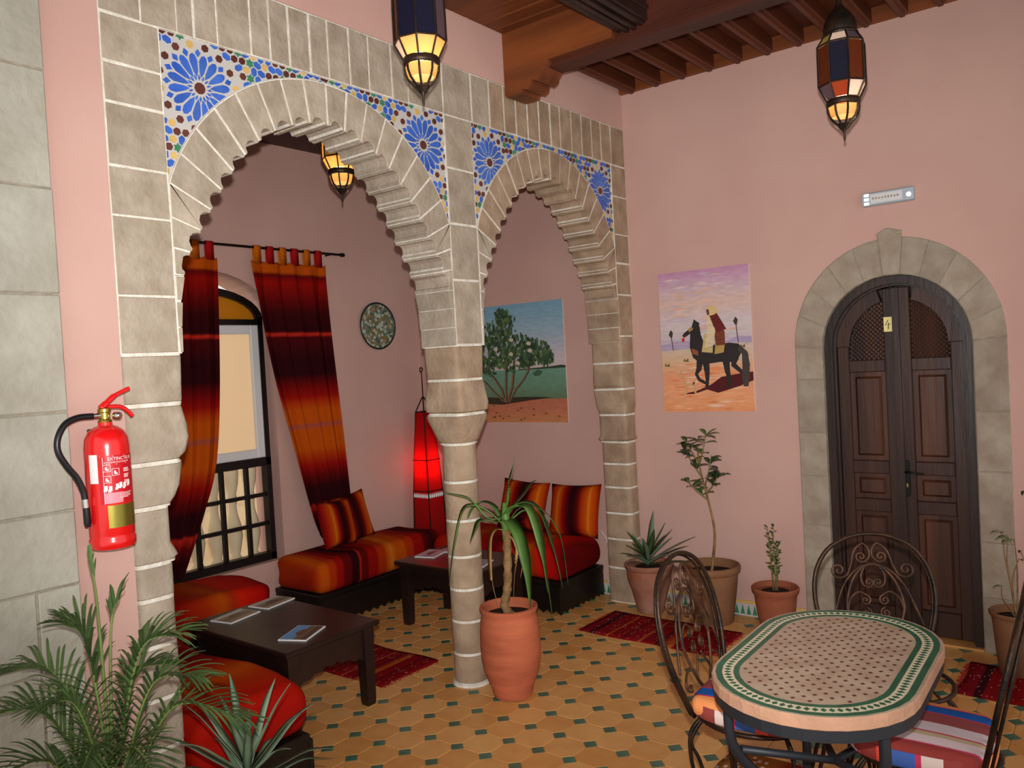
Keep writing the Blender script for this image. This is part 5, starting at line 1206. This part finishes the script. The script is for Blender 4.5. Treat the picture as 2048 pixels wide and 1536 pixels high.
# yucca in a tall jar beside the column
t = thing('potted_yucca','yucca with drooping strap leaves in a tall terracotta jar by the column','potted plant',(0.185,-1.745,0))
pot(t,[(0.085,0.0),(0.098,0.006),(0.105,0.03),(0.108,0.05),(0.128,0.10),(0.145,0.15),(0.152,0.20),(0.155,0.26),(0.153,0.33),(0.148,0.39),(0.140,0.42),(0.143,0.436),(0.150,0.45),(0.148,0.462),(0.138,0.464),(0.130,0.45),(0.128,0.40)],'terracotta',0.415,0.128,36)
st = bez([(0.02,0.01,0.40),(-0.025,0.0,0.455),(0.0,0.0,0.55),(0.012,0.0,0.70),(0.015,0.0,0.86)],6)
G().tube(st,[0.030,0.028,0.026]+[0.022+0.003*math.sin(i*2.3) for i in range(len(st)-3)],9).obj('trunk','bark',t,True)
r = random.Random(21)
RH = Vector((0.785,0.617,0)); DH_ = Vector((0.62,-0.785,0))
def yp(a, b, z): v = RH*a + DH_*b; return (v.x+0.012, v.y, z)
specs = [((-0.10,0.02,0.96),(-0.20,0.05,0.98),(-0.26,0.06,0.80),(-0.30,0.07,0.60),0.042),((-0.09,0.03,0.92),(-0.17,0.05,1.02),(-0.24,0.06,1.05),(-0.30,0.06,1.07),0.034),
 ((0.05,0.05,0.97),(0.12,0.10,0.96),(0.17,0.14,0.76),(0.19,0.15,0.56),0.058),((0.07,0.02,0.98),(0.16,0.04,0.96),(0.23,0.06,0.76),(0.27,0.06,0.55),0.045),
 ((0.08,0.00,0.96),(0.18,0.02,0.95),(0.27,0.03,0.82),(0.30,0.04,0.56),0.018),((0.02,0.02,1.0),(0.03,0.03,1.09),(0.05,0.02,1.16),(0.062,0.02,1.23),0.018),
 ((0.06,-0.02,0.98),(0.11,-0.03,1.03),(0.14,-0.04,1.07),(0.17,-0.05,1.09),0.032),((0.02,0.06,0.90),(0.06,0.13,0.84),(0.09,0.17,0.68),(0.10,0.18,0.50),0.06),
 ((-0.06,0.04,0.90),(-0.12,0.08,0.92),(-0.15,0.10,0.88),(-0.18,0.12,0.82),0.034),((0.10,0.04,0.95),(0.15,0.07,0.90),(0.18,0.09,0.70),(0.21,0.10,0.42),0.04),((-0.05,-0.06,0.95),(-0.12,-0.10,0.98),(-0.18,-0.13,0.93),(-0.22,-0.15,0.82),0.034)]
G().tube([(0.012,0,0.80),(0.014,0,0.90),(0.013,0,0.99)],[0.021,0.024,0.012],9).obj('green_neck','leaf',t,True)
for s_ in specs: blade([yp(0,0,0.90+r.uniform(-0.06,0.06))]+[yp(*q) for q in s_[:4]], s_[4]*1.25).obj('leaf','leaf',t,True)
for s_ in (((-0.05,0.03,0.86),(-0.08,0.05,0.80),(-0.085,0.06,0.62),(-0.06,0.06,0.48),0.03),((0.05,0.0,0.86),(0.075,0.0,0.80),(0.075,0.0,0.68),(0.06,0.0,0.60),0.024),((0.04,0.05,0.80),(0.05,0.07,0.74),(0.03,0.08,0.62),(0.02,0.08,0.52),0.022)):
    blade([yp(0,0,0.84)]+[yp(*q) for q in s_[:4]], s_[4]).obj('dry_leaf','leaf_dry',t,True)
# agave in the small urn by the pilaster
t = thing('potted_agave','spiky agave in a weathered flared terracotta pot by the pilaster','potted plant',(0.15,-0.215,0))
pot(t,[(0.075,0.0),(0.088,0.01),(0.10,0.06),(0.118,0.14),(0.145,0.22),(0.150,0.27),(0.148,0.29),(0.160,0.30),(0.164,0.322),(0.155,0.33),(0.140,0.325),(0.136,0.30)],'terracotta_old',0.295,0.138)
r = random.Random(5)
for k in range(22):
    a = k*2.4; e = 0.25+0.9*(k/22); ln = r.uniform(0.27,0.38); d = Vector((math.cos(a)*math.cos(e),math.sin(a)*math.cos(e),math.sin(e)))
    if d.y > 0.5: d.y *= 0.6
    if d.x < -0.3: ln *= 0.62
    p0 = Vector((0,0,0.31+0.05*k/22)); blade([p0,p0+d*ln*0.35,p0+d*ln*0.7+Vector((0,0,-0.01)),p0+d*ln+Vector((0,0,-0.03*math.cos(e)))],0.042,0.3,4,(0.8,1.0,0.8,0.0)).obj('leaf','leaf_grey' if k%3 else 'leaf_dark',t,True)
# citrus in the large brown pot
t = thing('potted_citrus','slim leafy sapling in the large brown clay pot against the wall','potted plant',(0.585,-0.20,0))
pot(t,[(0.118,0.0),(0.124,0.008),(0.14,0.12),(0.156,0.24),(0.164,0.315),(0.178,0.325),(0.182,0.345),(0.178,0.362),(0.166,0.365),(0.158,0.345),(0.155,0.31)],'terracotta_brown',0.31,0.158)
st = bez([(0.0,0,0.30),(0.02,0,0.42),(0.035,-0.0,0.55),(0.03,-0.01,0.66),(0.0,-0.01,0.80),(-0.04,-0.01,0.98),(-0.05,-0.01,1.12)],5)
G().tube(st,[0.010-0.006*i/len(st) for i in range(len(st))],7).obj('stem','bark',t,True)
r = random.Random(9)
br = []
for a_, b_ in (((0.01,-0.01,0.77),(-0.13,-0.03,0.90)),((-0.01,-0.01,0.86),(0.06,-0.05,1.06)),((-0.03,-0.01,0.92),(-0.15,0.02,1.08)),((-0.04,-0.01,1.0),(0.02,-0.03,1.18)),((-0.04,-0.01,1.0),(-0.12,-0.04,1.16)),((0.005,-0.01,0.82),(0.09,0.0,0.95))):
    G().tube([a_,tuple((Vector(a_)+Vector(b_))/2+Vector((0,0,-0.012))),b_],[0.005,0.004,0.0025],5).obj('branch','stem_green',t,True); br.append((a_,b_))
for k in range(84):
    a_, b_ = br[k%6]; u = r.uniform(0.25,1.05); p = Vector(a_)*(1-u)+Vector(b_)*u; an = r.uniform(0,2*PI); d = (math.cos(an), math.sin(an)*0.6, r.uniform(-0.1,0.8))
    ovleaf(p, d, r.uniform(0.06,0.095), r.uniform(0.026,0.038), 0.15).obj('leaf','leaf_dark' if k%3 else 'leaf',t,True)
# small shrub pot
t = thing('potted_shrub','small upright shrub in a round terracotta pot left of the door','potted plant',(0.985,-0.185,0))
pot(t,[(0.085,0.0),(0.092,0.01),(0.11,0.10),(0.122,0.20),(0.126,0.23),(0.136,0.238),(0.140,0.262),(0.134,0.27),(0.124,0.266),(0.118,0.24)],'terracotta_mid',0.235,0.12)
r = random.Random(14)
for k in range(5):
    a = k*1.3; b_ = (0.03*math.cos(a),0.03*math.sin(a)-0.0,r.uniform(0.50,0.66)); a_ = (0.012*math.cos(a),0.012*math.sin(a),0.23)
    G().tube([a_,b_],[0.004,0.002],5).obj('stem','stem_green',t,True)
    for j in range(17):
        u = 0.35+0.65*j/16; p = Vector(a_)*(1-u)+Vector(b_)*u; an = r.uniform(0,6.3); ovleaf(p,(math.cos(an),math.sin(an),r.uniform(0.2,1.0)),r.uniform(0.024,0.042),r.uniform(0.013,0.019),0.1).obj('leaf','leaf_dark' if j%3 else 'leaf',t,True)
# bare plant right of the door
t = thing('potted_twigs','nearly bare twiggy plant in a tall clay pot right of the door','potted plant',(2.235,-0.235,0))
pot(t,[(0.082,0.0),(0.086,0.006),(0.098,0.12),(0.108,0.24),(0.113,0.29),(0.122,0.297),(0.125,0.312),(0.119,0.318),(0.108,0.31),(0.104,0.28)],'terracotta_brown',0.28,0.106)
r = random.Random(33)
for k, (tx, tz, cv) in enumerate(((-0.06,0.72,-0.03),(-0.03,0.70,-0.03),(0.0,0.68,0.01),(0.06,0.92,0.08),(0.03,0.62,0.05),(0.13,0.66,0.05),(0.16,0.80,0.06),(-0.07,0.45,-0.05),(0.02,0.58,-0.02),(0.11,0.56,0.04))):
    v = RH*tx; c_ = RH*cv
    G().tube(bez([(0,0,0.27),(c_.x*0.7,c_.y*0.7,0.27+(tz-0.27)*0.35),(c_.x+v.x*0.3,c_.y+v.y*0.3,0.27+(tz-0.27)*0.7),(v.x,v.y,tz)],4),[0.0055-0.0035*i/12 for i in range(13)],5).obj('twig','bark',t,True)
    for j in range(3 if k in (0,1,3) else 1):
        an = r.uniform(0,6.3); ovleaf((v.x,v.y,tz-0.01*j),(math.cos(an),math.sin(an),r.uniform(-0.3,0.5)),r.uniform(0.03,0.06),0.014,0.3).obj('leaf','leaf' if k < 2 else 'leaf_dark',t,True)
# palm in the foreground
t = thing('potted_palm','feathery palm in the left foreground beside the stone pier','potted plant',(0.36,-3.84,0))
pot(t,[(0.12,0.0),(0.13,0.01),(0.155,0.15),(0.17,0.28),(0.185,0.29),(0.188,0.32),(0.178,0.325),(0.168,0.30)],'terracotta',0.29,0.168)
r = random.Random(77)
def frond(tip, ln_leaf, nleaf, lift, wd=0.011, start=0.35, m='leaf_palm', spread=0.9):
    tv = RH*tip[0] + DH_*tip[1]; P = [Vector((0,0,0.29)), Vector((tv.x*0.15,tv.y*0.15,0.29+tip[2]*0.5)), Vector((tv.x*0.5,tv.y*0.5,0.29+tip[2]*0.9+lift*0.5)), Vector((tv.x,tv.y,0.29+tip[2]))]
    C = [Vector(p) for p in bez([tuple(p) for p in P],8)]; N = len(C)
    fr_ = G().tube(C,[0.0075-0.0060*i/N for i in range(N)],6).obj('frond','stem_palm',t,True); g = G()
    for k in range(nleaf):
        u = start+(0.985-start)*k/(nleaf-1); x = u*(N-1); i = min(int(x),N-2); p = C[i].lerp(C[i+1],x-i); tg = (C[i+1]-C[i]).normalized()
        sd = tg.cross(Vector((0,0,1))); sd = sd.normalized() if sd.length > 0.1 else RH.copy()
        up = sd.cross(tg).normalized(); l_ = ln_leaf*(0.30+0.70*math.sin(PI*min(1,0.18+(u-start)/(1-start)*0.74)))*r.uniform(0.85,1.1)
        for s_ in (1,-1):
            d = (sd*s_*spread*1.1*(1-0.35*u) + tg*(0.55+0.45*u) + up*r.uniform(0.1,0.4)).normalized()
            q = blade([p,p+d*l_*0.4,p+d*l_*0.75+Vector((0,0,-0.012)),p+d*l_+Vector((0,0,-l_*0.22))],wd,0.3,2,(0.7,1.0,0.8,0.0)); g.add(q.v,q.f)
    g.obj('leaflets',m,fr_)
mat('stem_palm', srgb(122,140,76), 0.55, col2=srgb(96,118,58), scale=8, spec=0.3)
frond((-0.02,0.0,0.88),0.10,3,0.0,0.010,0.8,'leaf_palm',0.2)
frond((0.055,0.0,0.78),0.12,4,0.0,0.012,0.72,'leaf_palm',0.25)
frond((-0.08,0.03,0.72),0.17,30,0.02,0.0075,0.30)
frond((0.21,-0.02,0.66),0.17,32,0.06,0.008,0.30)
frond((0.30,0.04,0.55),0.15,30,0.08,0.008,0.30)
frond((0.40,0.02,0.42),0.16,30,0.16,0.008,0.28)
frond((-0.30,0.0,0.58),0.16,30,0.10,0.0075,0.28)
frond((-0.34,0.10,0.47),0.16,30,0.12,0.008,0.28)
frond((-0.26,0.22,0.34),0.15,28,0.12,0.0075,0.28)
frond((0.22,0.20,0.36),0.15,28,0.12,0.0075,0.28)
frond((0.05,0.24,0.40),0.14,26,0.08,0.0075,0.28)
frond((-0.12,0.12,0.52),0.14,26,0.06,0.0075,0.3)
frond((0.12,-0.10,0.55),0.14,26,0.06,0.0075,0.3)
# stiff grey-green rosette in front of the near banquette
t = thing('potted_rosette','stiff grey-green spiky rosette in front of the near banquette','potted plant',(0.46,-3.46,0))
pot(t,[(0.09,0.0),(0.10,0.01),(0.12,0.15),(0.13,0.26),(0.14,0.27),(0.142,0.29),(0.132,0.295),(0.124,0.27)],'terracotta_brown',0.27,0.126)
r = random.Random(50)
G().tube([(0,0,0.26),(0,0,0.40)],[0.028,0.03],10).obj('trunk','bark',t,True)
for k in range(24):
    a = k*2.4+0.3; e = 0.05+1.15*(k/24); ln = r.uniform(0.24,0.36); d = Vector((math.cos(a)*math.cos(e),math.sin(a)*math.cos(e),math.sin(e))); p0 = Vector((0,0,0.36+0.08*k/24))
    blade([p0,p0+d*ln*0.35,p0+d*ln*0.7,p0+d*ln+Vector((0,0,-0.04*math.cos(e)))],0.030,0.3,4,(0.8,1.0,0.7,0.0)).obj('leaf','leaf_grey',t,True)
